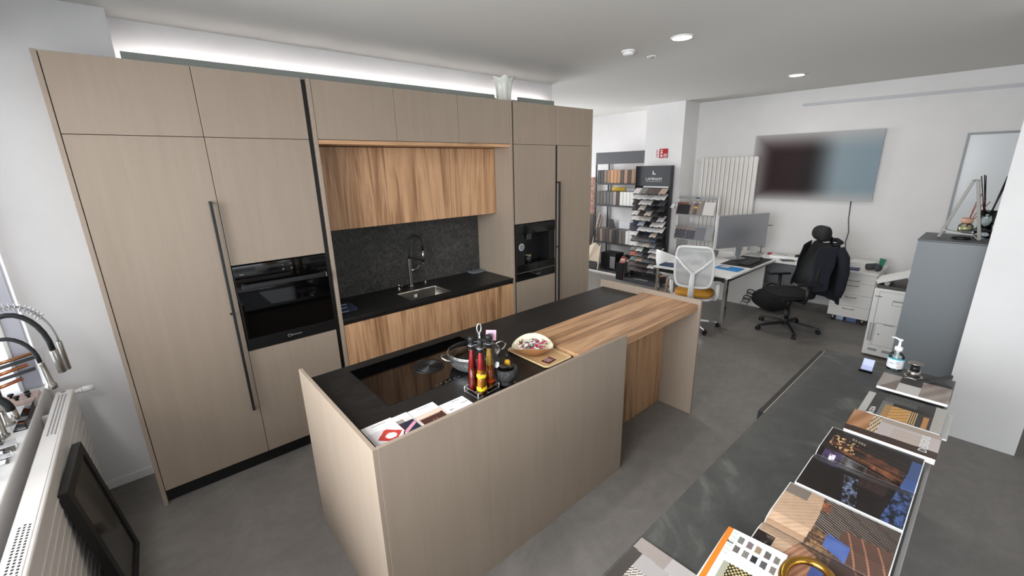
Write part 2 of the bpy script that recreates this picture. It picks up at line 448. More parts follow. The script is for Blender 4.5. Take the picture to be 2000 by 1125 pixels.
t = thing('oven_cabinet', 'tall taupe housing cabinet around the built-in oven', 'cabinet', (1.257, 0.3, ZB))
bm = new()
box(bm, 0.954, 1.561, 0.021, YB, ZB, 0.9195); box(bm, 0.954, 1.561, 0.021, YB, 1.5225, ZT - 0.004)
box(bm, 0.954, 1.561, 0.54, YB, 0.92, 1.522); part(t, 'carcass', bm, M_body)
door(t, 'top_door', 0.953, 1.562, ZS, ZT); door(t, 'middle_door', 0.953, 1.562, 1.527, ZS); door(t, 'lower_door', 0.953, 1.562, ZB, 0.914)
# oven
t = thing('built_in_oven', 'black glass built-in oven in the tall housing on the left', 'oven', (1.257, 0.25, 0.9205))
bm = new(); box(bm, 0.965, 1.55, 0.022, 0.53, 0.922, 1.518); part(t, 'housing', bm, M_black)
bm = new(); box(bm, 0.957, 1.558, -0.003, 0.02, 1.432, 1.519, 0.001); cp = part(t, 'control_panel', bm, M_blackglass)
bm = new()
for x in (1.26, 1.315): box(bm, x - 0.004, x + 0.004, -0.0036, -0.003, 1.452, 1.462); box(bm, x - 0.003, x + 0.003, -0.0036, -0.003, 1.486, 1.492)
box(bm, 0.99, 1.016, -0.0036, -0.003, 1.457, 1.462)
o = part(t, 'touch_symbols', bm, mat('dim_print', (120, 122, 126), 0.5), cp); o['kind'] = 'stuff'
bm = new(); box(bm, 0.957, 1.558, -0.003, 0.02, 1.003, 1.429, 0.001); dg = part(t, 'door_glass', bm, M_blackglass)
bm = new(); box(bm, 0.957, 1.558, -0.004, 0.02, 0.922, 1.001, 0.001); ls = part(t, 'lower_strip', bm, M_ovenstrip)
bm = new(); box(bm, 0.985, 1.530, -0.052, -0.034, 1.362, 1.396, 0.004)
box(bm, 0.985, 1.012, -0.036, -0.002, 1.366, 1.394, 0.002); box(bm, 1.503, 1.530, -0.036, -0.002, 1.366, 1.394, 0.002); h = part(t, 'handle', bm, M_ovenstrip, dg)
bm = new(); box(bm, 1.531, 1.536, -0.052, -0.002, 1.362, 1.396, 0.001); part(t, 'handle_cap', bm, M_steel, dg)
M_logo = mat('logo_print', (150, 152, 155), 0.4)
bm = new(); tube(bm, arc((1.226, -0.0048, 0.9625), 0.010, 0, 2 * pi, 20)[:-1], 0.0016, 4, closed=True); part(t, 'logo_ring', bm, M_logo, ls)
text('logo', 'Bauknecht', 0.017, (1.275, -0.0045, 0.962), (1, 0, 0), (0, 0, 1), M_logo, ls, t.location)
bm = new(); box(bm, 1.5625, 1.594, 0.03, 0.05, 0.0, ZT - 0.006); solo('filler_strip', 'black recessed vertical strip left of the open niche', 'filler strip', bm, M_black)
panel('niche_panel', 'taupe upright panel on the left of the sink niche', 1.596, 1.6205, -0.003, YB, 0, ZT)
panel('niche_panel', 'taupe upright panel on the right of the sink niche', 3.431, 3.456, -0.003, YB, 0, ZT)
bm = new(); box(bm, 3.4565, 3.4765, 0.03, 0.05, 0.0, ZT - 0.006); solo('filler_strip', 'black recessed vertical strip right of the open niche', 'filler strip', bm, M_black)
# three high wall cupboards above the niche, and the wood ones set back below
xs = [1.621, 2.234, 2.832, 3.4305]
for k, w in enumerate(('left', 'middle', 'right')):
    t = thing('high_cabinet', f'{w} of the three taupe top cupboards above the sink niche', 'cabinet', ((xs[k] + xs[k + 1]) / 2, 0.3, 2.336), group='top cupboards above the niche')
    carcass(t, xs[k], xs[k + 1], 0.021, YB, 2.336, ZT); door(t, 'door', xs[k], xs[k + 1], 2.336, ZT)
bm = new(); box(bm, 1.6215, 3.430, 0.0, YB, 2.306, 2.334, 0.001); solo('wood_shelf', 'long walnut board under the taupe top cupboards', 'shelf', bm, M_woodX)
xs2 = [1.6215, 2.222, 2.816, 3.430]
for k, w in enumerate(('left', 'middle', 'right')):
    t = thing('wall_cabinet', f'{w} of the three walnut wall cupboards above the sink', 'cabinet', ((xs2[k] + xs2[k + 1]) / 2, 0.42, 1.652), group='walnut wall cupboards')
    carcass(t, xs2[k], xs2[k + 1], 0.271, YB - 0.001, 1.654, 2.305); door(t, 'door', xs2[k], xs2[k + 1], 1.652, 2.303, M_woodZ, 0.25)
# splashback, three slabs
xs3 = [1.6215, 2.2, 2.82, 3.430]
t = thing('splashback', 'dark speckled stone splashback behind the sink', 'splashback', (2.5, 0.59, 0.984))
for k in range(3):
    bm = new(); box(bm, xs3[k] + 0.0006, xs3[k + 1] - 0.0006, 0.585, 0.598, 0.984, 1.651, 0.0006); part(t, 'slab', bm, M_splash)
# worktop with a hole for the sink
SX0, SX1, SY0, SY1 = 2.262, 2.700, 0.060, 0.366
bm = new()
for a in ((1.6215, SX0, -0.002, 0.584), (SX1, 3.430, -0.002, 0.584), (SX0, SX1, -0.002, SY0), (SX0, SX1, SY1, 0.584)): box(bm, a[0], a[1], a[2], a[3], 0.957, 0.983)
wt = solo('worktop', 'black textured kitchen worktop around the steel sink', 'worktop', bm, M_worktop)
bm = new(); box(bm, 1.622, 3.41, 0.021, 0.04, 0.925, 0.9565); box(bm, 3.41, 3.430, 0.002, 0.04, 0.925, 0.9565); solo('grip_profile', 'black recessed grip profile under the kitchen worktop edge', 'profile', bm, M_black)
xs4 = [1.6215, 2.222, 2.828, 3.430]
for k, w in enumerate(('left', 'middle', 'right')):
    t = thing('base_cabinet', f'{w} of the three walnut base cupboards under the kitchen worktop', 'cabinet', ((xs4[k] + xs4[k + 1]) / 2, 0.3, ZB), group='walnut base cupboards')
    bm = new()
    if k == 1: box(bm, xs4[k] + .001, xs4[k + 1] - .001, 0.041, YB, ZB, 0.70)
    else: box(bm, xs4[k] + .001, xs4[k + 1] - .001, 0.041, YB, ZB, 0.955)
    part(t, 'carcass', bm, M_body)
    door(t, 'front', xs4[k], xs4[k + 1], ZB, 0.926, M_woodZ)
bm = new(); box(bm, 1.622, 3.43, 0.045, 0.065, 0, 0.104); solo('plinth', 'black recessed plinth under the walnut base cupboards', 'plinth', bm, M_black)
# sink
t = thing('kitchen_sink', 'rectangular brushed steel undermount sink in the black worktop', 'sink', ((SX0 + SX1) / 2, (SY0 + SY1) / 2, 0.78))
bm = new()
def rrect(x0, x1, y0, y1, r, z, n=5):
    pts = []
    for cx, cy, a in ((x1 - r, y1 - r, 0), (x0 + r, y1 - r, pi / 2), (x0 + r, y0 + r, pi), (x1 - r, y0 + r, 1.5 * pi)):
        for i in range(n + 1):
            q = a + pi / 2 * i / n; pts.append((cx + r * cos(q), cy + r * sin(q), z))
    return pts
def loft(bm, rings, mi=0, smooth_=True, cap0=False, cap1=False):
    vr = [[bm.verts.new(p) for p in rg] for rg in rings]
    for a, c in zip(vr, vr[1:]): skin(bm, a, c, mi, smooth_)
    if cap0: f = bm.faces.new(vr[0][::-1]); f.material_index = mi
    if cap1: f = bm.faces.new(vr[-1]); f.material_index = mi
e = 0.0015
loft(bm, [rrect(SX0 + e, SX1 - e, SY0 + e, SY1 - e, 0.02, 0.980), rrect(SX0 + e, SX1 - e, SY0 + e, SY1 - e, 0.02, 0.965), rrect(SX0 + .004, SX1 - .004, SY0 + .004, SY1 - .004, 0.024, 0.81),
          rrect(SX0 + .02, SX1 - .02, SY0 + .02, SY1 - .02, 0.03, 0.79)], cap1=True)
o = part(t, 'basin', bm, M_steel); mods(o, solid=0.002, off=1)
bm = new(); box(bm, 2.448, 2.480, SY1 - 0.008, SY1 - 0.003, 0.903, 0.935, 0.002); part(t, 'overflow', bm, M_white)
bm = new(); lathe(bm, [(0.04, 0.7905), (0.038, 0.7935), (0.03, 0.792)], (2.47, 0.22, 0), 24, capt=True); part(t, 'drain', bm, M_chrome)
bm = new()
for k in range(5): tube(bm, [(2.33 + .004 * k, 0.085 + .012 * k, 0.7925), (2.43 + .004 * k, 0.085 + .012 * k, 0.7925)], 0.003, 5)
part(t, 'drain_grid', bm, M_chrome)
# tap: square column, black hose arch, pull-out spray
def spray_tap():
    x, y, z = 2.497, 0.497, 0.983
    t = thing('kitchen_tap', 'steel column tap with black flexible hose behind the sink', 'tap', (x, y, z))
    bm = new(); cyl(bm, (x, y, z), (x, y, z + 0.012), 0.026, n=24); part(t, 'base_ring', bm, M_steel)
    bm = new(); box(bm, x - 0.016, x + 0.016, y - 0.016, y + 0.016, z + 0.01, z + 0.285, 0.006, seg=3); part(t, 'column', bm, M_steel)
    bm = new(); cyl(bm, (x + 0.014, y, z + 0.165), (x + 0.058, y, z + 0.165), 0.015, n=16); lv = part(t, 'lever_body', bm, M_steel)
    bm = new(); tube(bm, [(x + 0.056, y, z + 0.165), (x + 0.085, y - .01, z + 0.180), (x + 0.10, y - .02, z + 0.205)], 0.004, 8); part(t, 'lever', bm, M_steel, lv)
    bm = new(); cx, cz, rx = x + 0.082, z + 0.405, 0.078
    pts = [(x + 0.004, y, z + 0.28), (x + 0.004, y, z + 0.34)] + [(cx - rx * cos(a), y, cz + 0.10 * sin(a)) for a in [pi * i / 14 for i in range(15)]] + [(x + 0.158, y, z + 0.36)]
    tube(bm, pts, 0.011, 12); part(t, 'hose', bm, M_rubber)
    bm = new(); cyl(bm, (x + 0.158, y, z + 0.365), (x + 0.158, y, z + 0.22), 0.0125, 0.0125, 16); cyl(bm, (x + 0.158, y, z + 0.222), (x + 0.158, y, z + 0.21), 0.0125, 0.008, 16); part(t, 'spray_head', bm, M_chrome)
    bm = new(); tube(bm, [(x + 0.01, y, z + 0.285), (x + 0.075, y, z + 0.272), (x + 0.148, y, z + 0.245)], 0.005, 8); part(t, 'holder_arm', bm, M_blackmetal)
spray_tap()
t = thing('soap_dispenser', 'small steel soap pump in the worktop left of the tap', 'soap dispenser', (2.35, 0.47, 0.983))
bm = new(); lathe(bm, [(0.016, .983), (0.016, .99), (0.008, .995), (0.008, 1.02), (0.011, 1.022), (0.011, 1.038)], (2.35, .47, 0), 16, capt=True); part(t, 'pump', bm, M_chrome)
bm = new(); tube(bm, [(2.35, .47, 1.032), (2.36, .44, 1.032), (2.362, .425, 1.026)], 0.004, 8); part(t, 'spout', bm, M_chrome)
t = thing('waste_knob', 'tiny round steel waste control knob right of the tap', 'knob', (2.673, 0.523, 0.983))
bm = new(); lathe(bm, [(0.02, .983), (0.02, .988)], (2.673, .523, 0), 20, capt=True); part(t, 'rosette', bm, M_chrome)
bm = new(); lathe(bm, [(0.01, .988), (0.012, 1.004)], (2.673, .523, 0), 16, capt=True); part(t, 'knob', bm, M_chrome)
# cloth and boxes
bm = new()
for k in range(3):
    q = 0.004 * k
    pts = [(3.245 + q, 0.47 + q), (3.335, 0.455 + q), (3.425 - q, 0.47), (3.425 - q, 0.575 - q), (3.33, 0.582 - q), (3.24 + q, 0.572)]
    a = [(x, y, 0.9832 + 0.005 * k) for x, y in pts]; slab(bm, a, (0, 0, 0.0048))
mods(solo('cleaning_cloth', 'folded grey-blue cloth in the right corner of the kitchen worktop', 'cloth', bm, mat('cloth_grey', (112, 124, 130), 0.9)), bev=0.002)
M_navy = mat('navy_box_print', (44, 52, 74), 0.25)
for k, (x0, x1, y0, y1, z0, z1, lb) in enumerate(((1.645, 1.80, 0.14, 0.235, 0.9835, 1.012, 'flat navy carton, lower of two at the left end of the worktop'), (1.640, 1.775, 0.155, 0.24, 1.0125, 1.04, 'flat navy carton, upper of two at the left end of the worktop'))):
    t = thing('carton', lb, 'box', ((x0 + x1) / 2, (y0 + y1) / 2, z0), group='navy cartons on the worktop')
    bm = new(); box(bm, x0, x1, y0, y1, z0, z1, 0.001); part(t, 'body', bm, M_navy)
    bm = new(); box(bm, x0 + .02, x0 + .09, y0 + .02, y1 - .03, z1 + 0.0002, z1 + 0.0006); box(bm, x0 + .02, x0 + .08, y0 - .0006, y0 - .0002, z0 + .008, z0 + .016); part(t, 'label', bm, mat('pale_blue_print', (150, 164, 190), 0.4))
# right hand tall units
t = thing('coffee_cabinet', 'tall taupe housing cabinet around the built-in coffee machine', 'cabinet', (3.777, 0.3, ZB))
bm = new(); box(bm, 3.478, 4.076, 0.021, YB, ZB, 0.9295); box(bm, 3.478, 4.076, 0.021, YB, 1.5405, ZT - 0.004); box(bm, 3.478, 4.076, 0.5, YB, 0.93, 1.54); box(bm, 4.066, 4.076, 0.021, 0.5, 0.93, 1.54); part(t, 'carcass', bm, M_body)
door(t, 'top_door', 3.477, 4.077, ZS, ZT); door(t, 'middle_door', 3.477, 4.077, 1.543, ZS); door(t, 'lower_door', 3.477, 4.077, ZB, 0.928)
bm = new(); box(bm, 4.0685, 4.0765, 0.001, 0.02, 0.93, 1.5405); part(t, 'infill', bm, M_taupe)
t = thing('coffee_machine', 'black built-in coffee machine with a cup in the alcove', 'coffee machine', (3.77, 0.25, 0.931))
bm = new()
box(bm, 3.48, 4.066, 0.15, 0.49, 0.932, 1.538); box(bm, 3.48, 3.60, 0.0, 0.15, 1.105, 1.43); box(bm, 3.975, 4.066, 0.0, 0.15, 1.105, 1.43); part(t, 'housing', bm, M_black)
bm = new(); box(bm, 3.479, 4.067, -0.004, 0.15, 1.43, 1.538, 0.001); part(t, 'control_panel', bm, M_blackglass)
bm = new(); box(bm, 3.479, 4.067, -0.004, 0.15, 1.022, 1.105, 0.001); part(t, 'drip_front', bm, M_blackglass)
bm = new(); box(bm, 3.479, 4.067, -0.004, 0.15, 0.932, 1.014, 0.001); ls = part(t, 'drawer_front', bm, M_blackglass)
bm = new(); box(bm, 3.479, 4.067, -0.003, 0.01, 1.0145, 1.0215); box(bm, 3.478, 3.4795, -0.004, 0.01, 0.931, 1.539); box(bm, 3.479, 4.067, -0.004, 0.004, 0.9305, 0.9318); part(t, 'steel_trim', bm, M_steel)
bm = new(); box(bm, 3.972, 3.978, -0.003, 0.0, 1.11, 1.428); part(t, 'edge_trim', bm, mat('dark_chrome', (96, 98, 102), 0.3, 1.0))
bm = new(); box(bm, 3.665, 3.735, 0.03, 0.09, 1.36, 1.43, 0.003); cyl(bm, (3.685, 0.06, 1.36), (3.685, 0.06, 1.345), 0.006, n=10); cyl(bm, (3.715, 0.06, 1.36), (3.715, 0.06, 1.345), 0.006, n=10); part(t, 'coffee_spout', bm, mat('spout_grey', (80, 82, 84), 0.3, 0.7))
bm = new(); cyl(bm, (3.62, 0.07, 1.43), (3.62, 0.07, 1.28), 0.008, n=10); part(t, 'steam_wand', bm, M_steel)
bm = new(); lathe(bm, [(0.04, 0), (0.04, 0.0015), (0.034, 0.002)], (3.556, -0.0002, 1.297), 28, axis=(0, -1, 0), capt=True); st = part(t, 'round_sticker', bm, mat('sticker_silver', (176, 178, 180), 0.4))
bm = new()
for k in range(-3, 4):
    w = math.sqrt(max(0, 0.03 ** 2 - (0.0085 * k) ** 2)); box(bm, 3.556 - w, 3.556 + w, -0.0031, -0.0026, 1.297 + 0.0085 * k - 0.0025, 1.297 + 0.0085 * k + 0.0022)
part(t, 'sticker_print', bm, mat('sticker_dark', (62, 64, 66), 0.5), st)
text('logo', 'Bauknecht', 0.013, (3.80, -0.0045, 0.972), (1, 0, 0), (0, 0, 1), M_logo, ls, t.location)
t = thing('espresso_cup', 'dark espresso cup with pale rim under the coffee spout', 'cup', (3.70, 0.055, 1.1055))
bm = new(); lathe(bm, [(0.026, 1.1055), (0.034, 1.112), (0.038, 1.185), (0.035, 1.185), (0.03, 1.12)], (3.70, .055, 0), 24, capt=True); part(t, 'body', bm, mat('cup_dark', (40, 38, 36), 0.2))
bm = new(); lathe(bm, [(0.0355, 1.1852), (0.039, 1.1865), (0.0355, 1.188)], (3.70, .055, 0), 24, capb=False); lathe(bm, [(0.001, 1.178), (0.034, 1.178)], (3.70, .055, 0), 24, capb=False); part(t, 'coffee_foam', bm, mat('foam', (222, 200, 170), 0.5))
bm = new(); tube(bm, arc((3.663, 0.04, 1.148), 0.02, pi / 2, 1.5 * pi, 10), 0.004, 6); part(t, 'handle', bm, MATS['cup_dark'])
t = thing('fridge_cabinet', 'tall taupe cupboard with black bar handle, rightmost of the run', 'cabinet', (4.363, 0.3, ZB))
carcass(t, 4.078, 4.65, 0.021, YB, ZB, ZT); door(t, 'top_door', 4.078, 4.651, ZS, ZT)
bm = new(); box(bm, 4.116, 4.650, 0, 0.02, ZB + .0016, ZS - .0016, 0.0012); d = part(t, 'tall_door', bm, M_taupe)
bar_handle(d, t, 4.104, 0.49, 1.955, 1.234)
panel('end_panel', 'full height taupe end panel closing the run on the right', 4.652, 4.689, -0.003, YB, 0, ZT)
bm = new(); box(bm, 3.478, 4.65, 0.045, 0.065, 0, 0.104); solo('plinth', 'black recessed plinth under the two right-hand tall cupboards', 'plinth', bm, M_black)
# light valances, led strip and vase on top of the cupboards
M_val = mat('valance_grey_green', (160, 166, 160), 0.6)
bm = new(); box(bm, 0.67, 3.655, 0.49, 0.505, ZT - 0.003, 2.862, 0.001); solo('light_valance', 'long grey-green valance board on top of the cupboards', 'board', bm, M_val)
bm = new(); box(bm, 3.985, 4.57, 0.49, 0.505, ZT - 0.003, 2.866, 0.001); solo('light_valance', 'short grey-green valance board on top of the right cupboards', 'board', bm, M_val)
t = thing('led_strip', 'glowing light strip behind the valance on top of the cupboards', 'light', (2.7, 0.53, 2.77))
bm = new(); box(bm, 0.70, 4.58, 0.5055, 0.5295, 2.77, 2.83); box(bm, 0.70, 4.58, 0.5055, 0.556, 2.8305, 2.834); part(t, 'channel', bm, M_steel)
bm = new(); box(bm, 0.70, 4.58, 0.530, 0.534, 2.775, 2.812); part(t, 'diffuser', bm, M_led)
# fluted white vase
vx, vy = 3.60, 0.28
t = thing('fluted_vase', 'white fluted vase flaring at the rim, on top of the cupboards', 'vase', (vx, vy, ZT))
bm = new(); rings = []
prof = [(0.070, 0.0), (0.074, 0.05), (0.076, 0.12), (0.082, 0.18), (0.098, 0.225), (0.122, 0.25), (0.118, 0.251), (0.09, 0.222), (0.07, 0.16), (0.06, 0.03)]
for r, z in prof:
    rings.append([(vx + r * (1 + 0.10 * (0.4 + z * 2) * cos(6 * a)) * cos(a), vy + r * (1 + 0.10 * (0.4 + z * 2) * cos(6 * a)) * sin(a), ZT + 0.001 + z + (0.012 * cos(6 * a) if z > 0.22 else 0)) for a in [2 * pi * i / 72 for i in range(72)]])
loft(bm, rings, cap0=True, cap1=True); part(t, 'body', bm, mat('vase_white', (226, 228, 218), 0.35))

# ================================================================== island
IZ = 1.036; WZ = 0.972
t = thing('kitchen_island', 'taupe panelled kitchen island with recessed walnut knee panel', 'island', (2.4, -1.3, 0))
bm = new(); box(bm, 1.071, 1.091, -1.821, -0.823, 0, IZ, 0.001); part(t, 'side_panel', bm, M_taupe)
bm = new(); box(bm, 1.0915, 2.822, -1.823, -1.803, 0, IZ, 0.001); part(t, 'front_panel', bm, M_taupe)
bm = new(); box(bm, 3.857, 3.879, -1.823, -0.815, 0, 1.040, 0.001); part(t, 'end_panel', bm, M_taupe)
bm = new(); box(bm, 2.80, 3.8565, -1.515, -1.495, 0, 0.947, 0.001); part(t, 'knee_panel', bm, M_woodZ)
bm = new(); box(bm, 1.0915, 2.799, -1.80, -0.90, 0.10, 0.92); box(bm, 2.799, 3.8565, -1.494, -0.90, 0.10, 0.92); part(t, 'carcass', bm, M_body)
bm = new(); box(bm, 1.0915, 1.26, -0.899, -0.878, 0.11, 0.925); box(bm, 1.262, 2.16, -0.899, -0.878, 0.11, 0.925); box(bm, 2.162, 3.0, -0.899, -0.878, 0.11, 0.925); box(bm, 3.002, 3.856, -0.899, -0.878, 0.11, 0.925); part(t, 'rear_front', bm, M_taupe)
HX0, HX1, HY0, HY1 = 1.316, 2.100, -1.452, -0.925
bm = new()
for a in ((1.092, HX0, -1.802, -0.845), (HX1, 2.418, -1.802, -0.845), (HX0, HX1, -1.802, HY0), (HX0, HX1, HY1, -0.845), (2.418, 3.856, -1.292, -0.845)): box(bm, a[0], a[1], a[2], a[3], 0.948, WZ)
box(bm, HX0, HX1, HY0, HY1, 0.948, 0.955)
solo('island_worktop', 'black textured worktop of the island with flush hob', 'worktop', bm, M_worktop)
bm = new(); box(bm, 2.419, 3.8565, -1.800, -1.293, 0.949, 1.001, 0.0015); solo('breakfast_bar', 'thick walnut breakfast bar top at the right end of the island', 'bar top', bm, M_woodX)
t = thing('induction_hob', 'flush black glass induction hob with round centre extractor', 'hob', ((HX0 + HX1) / 2, (HY0 + HY1) / 2, 0.956))
bm = new(); box(bm, HX0 + .0015, HX1 - .0015, HY0 + .0015, HY1 - .0015, 0.956, WZ + 0.0005, 0.0008); gl = part(t, 'glass_plate', bm, M_blackglass)
ex, ey = 1.695, -1.195
bm = new(); lathe(bm, [(0.094, WZ + .0008), (0.094, WZ + .004), (0.086, WZ + .005), (0.082, WZ + .0015), (0.001, WZ + .001)], (ex, ey, 0), 48, capb=False); vn = part(t, 'extractor_rim', bm, M_black)
for k in range(5):
    r = 0.074 - 0.014 * k
    bm = new(); lathe(bm, [(r, WZ + .0012), (r, WZ + .006), (r - .005, WZ + .006), (r - .006, WZ + .0012)], (ex, ey, 0), 40, capb=False); part(t, 'grille_ring', bm, M_black, vn)
bm = new(); lathe(bm, [(0.012, WZ + .001), (0.011, WZ + .008), (0.006, WZ + .009)], (ex, ey, 0), 20, capt=True); part(t, 'grille_knob', bm, M_blackmetal, vn)
bm = new()
for q in range(6): box(bm, 1.60 + .03 * q, 1.606 + .03 * q, HY0 + .02, HY0 + .026, WZ + .0006, WZ + .001)
o = part(t, 'touch_marks', bm, MATS['dim_print'], gl); o['kind'] = 'stuff'
# ================================================================== things on the island
Z0 = WZ
t = thing('saute_pan', 'wide steel pan with two loop handles and glass lid on the hob', 'pan', (1.905, -1.37, Z0 + 0.001))
px, py, zb = 1.905, -1.37, Z0 + 0.0012
bm = new(); lathe(bm, [(0.105, zb), (0.118, zb + .004), (0.142, zb + .03), (0.153, zb + .06), (0.155, zb + .092), (0.159, zb + .095), (0.153, zb + .0955), (0.150, zb + .06), (0.135, zb + .02), (0.10, zb + .006)], (px, py, 0), 56, capt=True)
M_pan = mat('polished_steel', (226, 226, 226), 0.16, 0.9)
pan = part(t, 'body', bm, M_pan)
hd = Vector((0.9745, -0.2245, 0))
for s in (1, -1):
    bm = new(); n = Vector((-hd.y, hd.x, 0)); c = Vector((px, py, zb + .072)) + hd * (s * 0.152)
    tube(bm, [c + n * 0.046, c + n * 0.044 + hd * (s * .03) + Vector((0, 0, .016)), c + n * 0.026 + hd * (s * .05) + Vector((0, 0, .028)), c - n * 0.026 + hd * (s * .05) + Vector((0, 0, .028)), c - n * 0.044 + hd * (s * .03) + Vector((0, 0, .016)), c - n * 0.046], 0.0055, 8)
    part(t, 'handle', bm, M_chrome)
bm = new(); lathe(bm, [(0.150, zb + .096), (0.153, zb + .099), (0.148, zb + .102)], (px, py, 0), 56, capb=False); lid = part(t, 'lid_rim', bm, M_chrome)
bm = new(); lathe(bm, [(0.149, zb + .0995), (0.11, zb + .108), (0.06, zb + .114), (0.012, zb + .117)], (px, py, 0), 48, capb=False); part(t, 'lid_glass', bm, M_smoke, lid)
bm = new(); tube(bm, [(px - .035, py, zb + .116), (px - .03, py, zb + .14), (px, py, zb + .148), (px + .03, py, zb + .14), (px + .035, py, zb + .116)], 0.005, 8); part(t, 'lid_handle', bm, M_chrome, lid)

# oil bottles in a wire caddy
cx, cy = 1.752, -1.645
t = thing('bottle_caddy', 'chromed wire caddy with loop handle carrying four oil bottles', 'caddy', (cx, cy, Z0))
R = 0.0022
cor = [(1.675, -1.597), (1.679, -1.712), (1.834, -1.690), (1.829, -1.578)]
bm = new()
for z in (Z0 + .008, Z0 + .034): tube(bm, [(x, y, z) for x, y in cor], R, 6, closed=True)
for x, y in cor: tube(bm, [(x, y, Z0), (x, y, Z0 + .034)], R * 1.2, 6)
for k in range(1, 4):
    f = k / 4; a = Vector((*cor[0], Z0 + .008)).lerp(Vector((*cor[3], Z0 + .008)), f); c = Vector((*cor[1], Z0 + .008)).lerp(Vector((*cor[2], Z0 + .008)), f)
    tube(bm, [a, c], R, 6)
M_wire = mat('bright_wire', (222, 222, 222), 0.35, 0.6)
part(t, 'wire_basket', bm, M_wire)
bm = new()
for s in (0.003, -0.003):
    tube(bm, [(cx + s * cos(q * 1.4), cy + s * sin(q * 1.4), Z0 + .008 + .325 * q / 24) for q in range(25)], 0.0022, 6)
part(t, 'twisted_stem', bm, M_wire)
bm = new(); tube(bm, [(cx + 0.0135 * sin(a), cy, Z0 + .355 - 0.024 * cos(a)) for a in [2 * pi * i / 20 for i in range(20)]], 0.003, 8, closed=True); part(t, 'loop_handle', bm, M_wire)
for bx_, by_ in ((1.713, -1.625), (1.722, -1.688), (1.790, -1.672), (1.784, -1.606)):
    bm = new(); tube(bm, [(bx_ + .0165 * cos(a), by_ + .0165 * sin(a), Z0 + .268) for a in [2 * pi * i / 16 for i in range(16)]], 0.0015, 6, closed=True); tube(bm, [(bx_ + (cx - bx_) * .3, by_ + (cy - by_) * .3, Z0 + .268), (cx, cy, Z0 + .262)], 0.0015, 6)
    part(t, 'neck_ring', bm, M_wire)
def oilbottle(x, y, liq, top, extra, label):
    t = thing('oil_bottle', label, 'bottle', (x, y, Z0 + .011), group='infused oil bottles in the caddy')
    z = Z0 + .0112
    prof = [(0.024, 0), (0.0265, .006), (0.0255, .06), (0.0215, .14), (0.0165, .20), (0.0130, .225), (0.0125, .262)]
    bm = new(); lathe(bm, [(r, z + h) for r, h in prof], (x, y, 0), 20, capt=True); part(t, 'glass', bm, M_clear)
    bm = new(); lathe(bm, [(r - .0022, z + h + (.003 if h == 0 else 0)) for r, h in prof[:4]], (x, y, 0), 18, capt=True); part(t, 'oil', bm, mat('oil_%d_%d_%d' % liq, liq, 0.15))
    bm = new(); lathe(bm, [(0.0194, z + .1402), (0.0146, z + .200), (0.0112, z + .222), (0.0104, z + .23)], (x, y, 0), 16, capt=True); part(t, 'herbs', bm, mat('herbs_%d_%d_%d' % top, top, 0.5))
    bm = new(); lathe(bm, [(0.0155, z + .236), (0.0158, z + .262), (0.0135, z + .266), (0.0135, z + .275), (0.0165, z + .277), (0.0165, z + .300), (0.013, z + .304)], (x, y, 0), 20, capt=True); part(t, 'stopper', bm, M_rubber)
    if extra:
        bm = new()
        for q, (dz, s, colr) in enumerate(extra):
            for j in range(5):
                a = 1.0 + j * 1.25 + q; rr = 0.0235 - dz * .035
                c = Vector((x + rr * cos(a), y + rr * sin(a), z + dz)); M = Matrix.Translation(c) @ Matrix.Rotation(a, 4, 'Z') @ Matrix.Rotation(j * .7, 4, 'X')
                r_ = bmesh.ops.create_icosphere(bm, subdivisions=1, radius=s, matrix=M @ Matrix.Diagonal((0.35, 1, 1.2, 1)))
        o = part(t, 'preserved_pieces', bm, mat('pieces_%d_%d_%d' % extra[0][2], extra[0][2], 0.4)); o['kind'] = 'stuff'
oilbottle(1.713, -1.625, (120, 30, 16), (150, 22, 24), [(.03, .010, (134, 20, 22)), (.10, .008, (134, 20, 22))], 'oil bottle with dark red chillies, front left in the caddy')
oilbottle(1.722, -1.688, (176, 112, 22), (168, 30, 34), [(.035, .016, (236, 190, 24)), (.105, .015, (236, 190, 24))], 'oil bottle with yellow lemon slices, nearest in the caddy')
oilbottle(1.790, -1.672, (156, 78, 20), (196, 152, 66), [(.05, .014, (176, 52, 20)), (.10, .010, (176, 52, 20))], 'oil bottle with peppercorns and orange peel, right in the caddy')
oilbottle(1.784, -1.606, (92, 26, 18), (116, 30, 28), None, 'oil bottle hidden at the back of the caddy')
bm = new(); slab(bm, [(1.795, -1.640, Z0 + .272), (1.842, -1.668, Z0 + .268), (1.846, -1.668, Z0 + .325), (1.80, -1.640, Z0 + .33)], (.0006, .001, 0))
t = thing('gift_tag', 'pink printed tag hanging from the bottle caddy', 'tag', (1.82, -1.654, Z0 + .268)); part(t, 'card', bm, mat('tag_pink', (226, 178, 196), 0.5))
bm = new(); slab(bm, [(1.7985, -1.6430, Z0 + .274), (1.828, -1.6605, Z0 + .272), (1.826, -1.6595, Z0 + .292), (1.799, -1.6435, Z0 + .297)], (-.0003, -.0005, 0)); part(t, 'tag_print', bm, mat('tag_red', (120, 26, 40), 0.5))
bm = new(); slab(bm, [(1.806, -1.6475, Z0 + .298), (1.829, -1.6612, Z0 + .296), (1.830, -1.6616, Z0 + .312), (1.809, -1.649, Z0 + .315)], (-.0003, -.0005, 0)); part(t, 'tag_print', bm, mat('tag_grey', (150, 140, 146), 0.5))
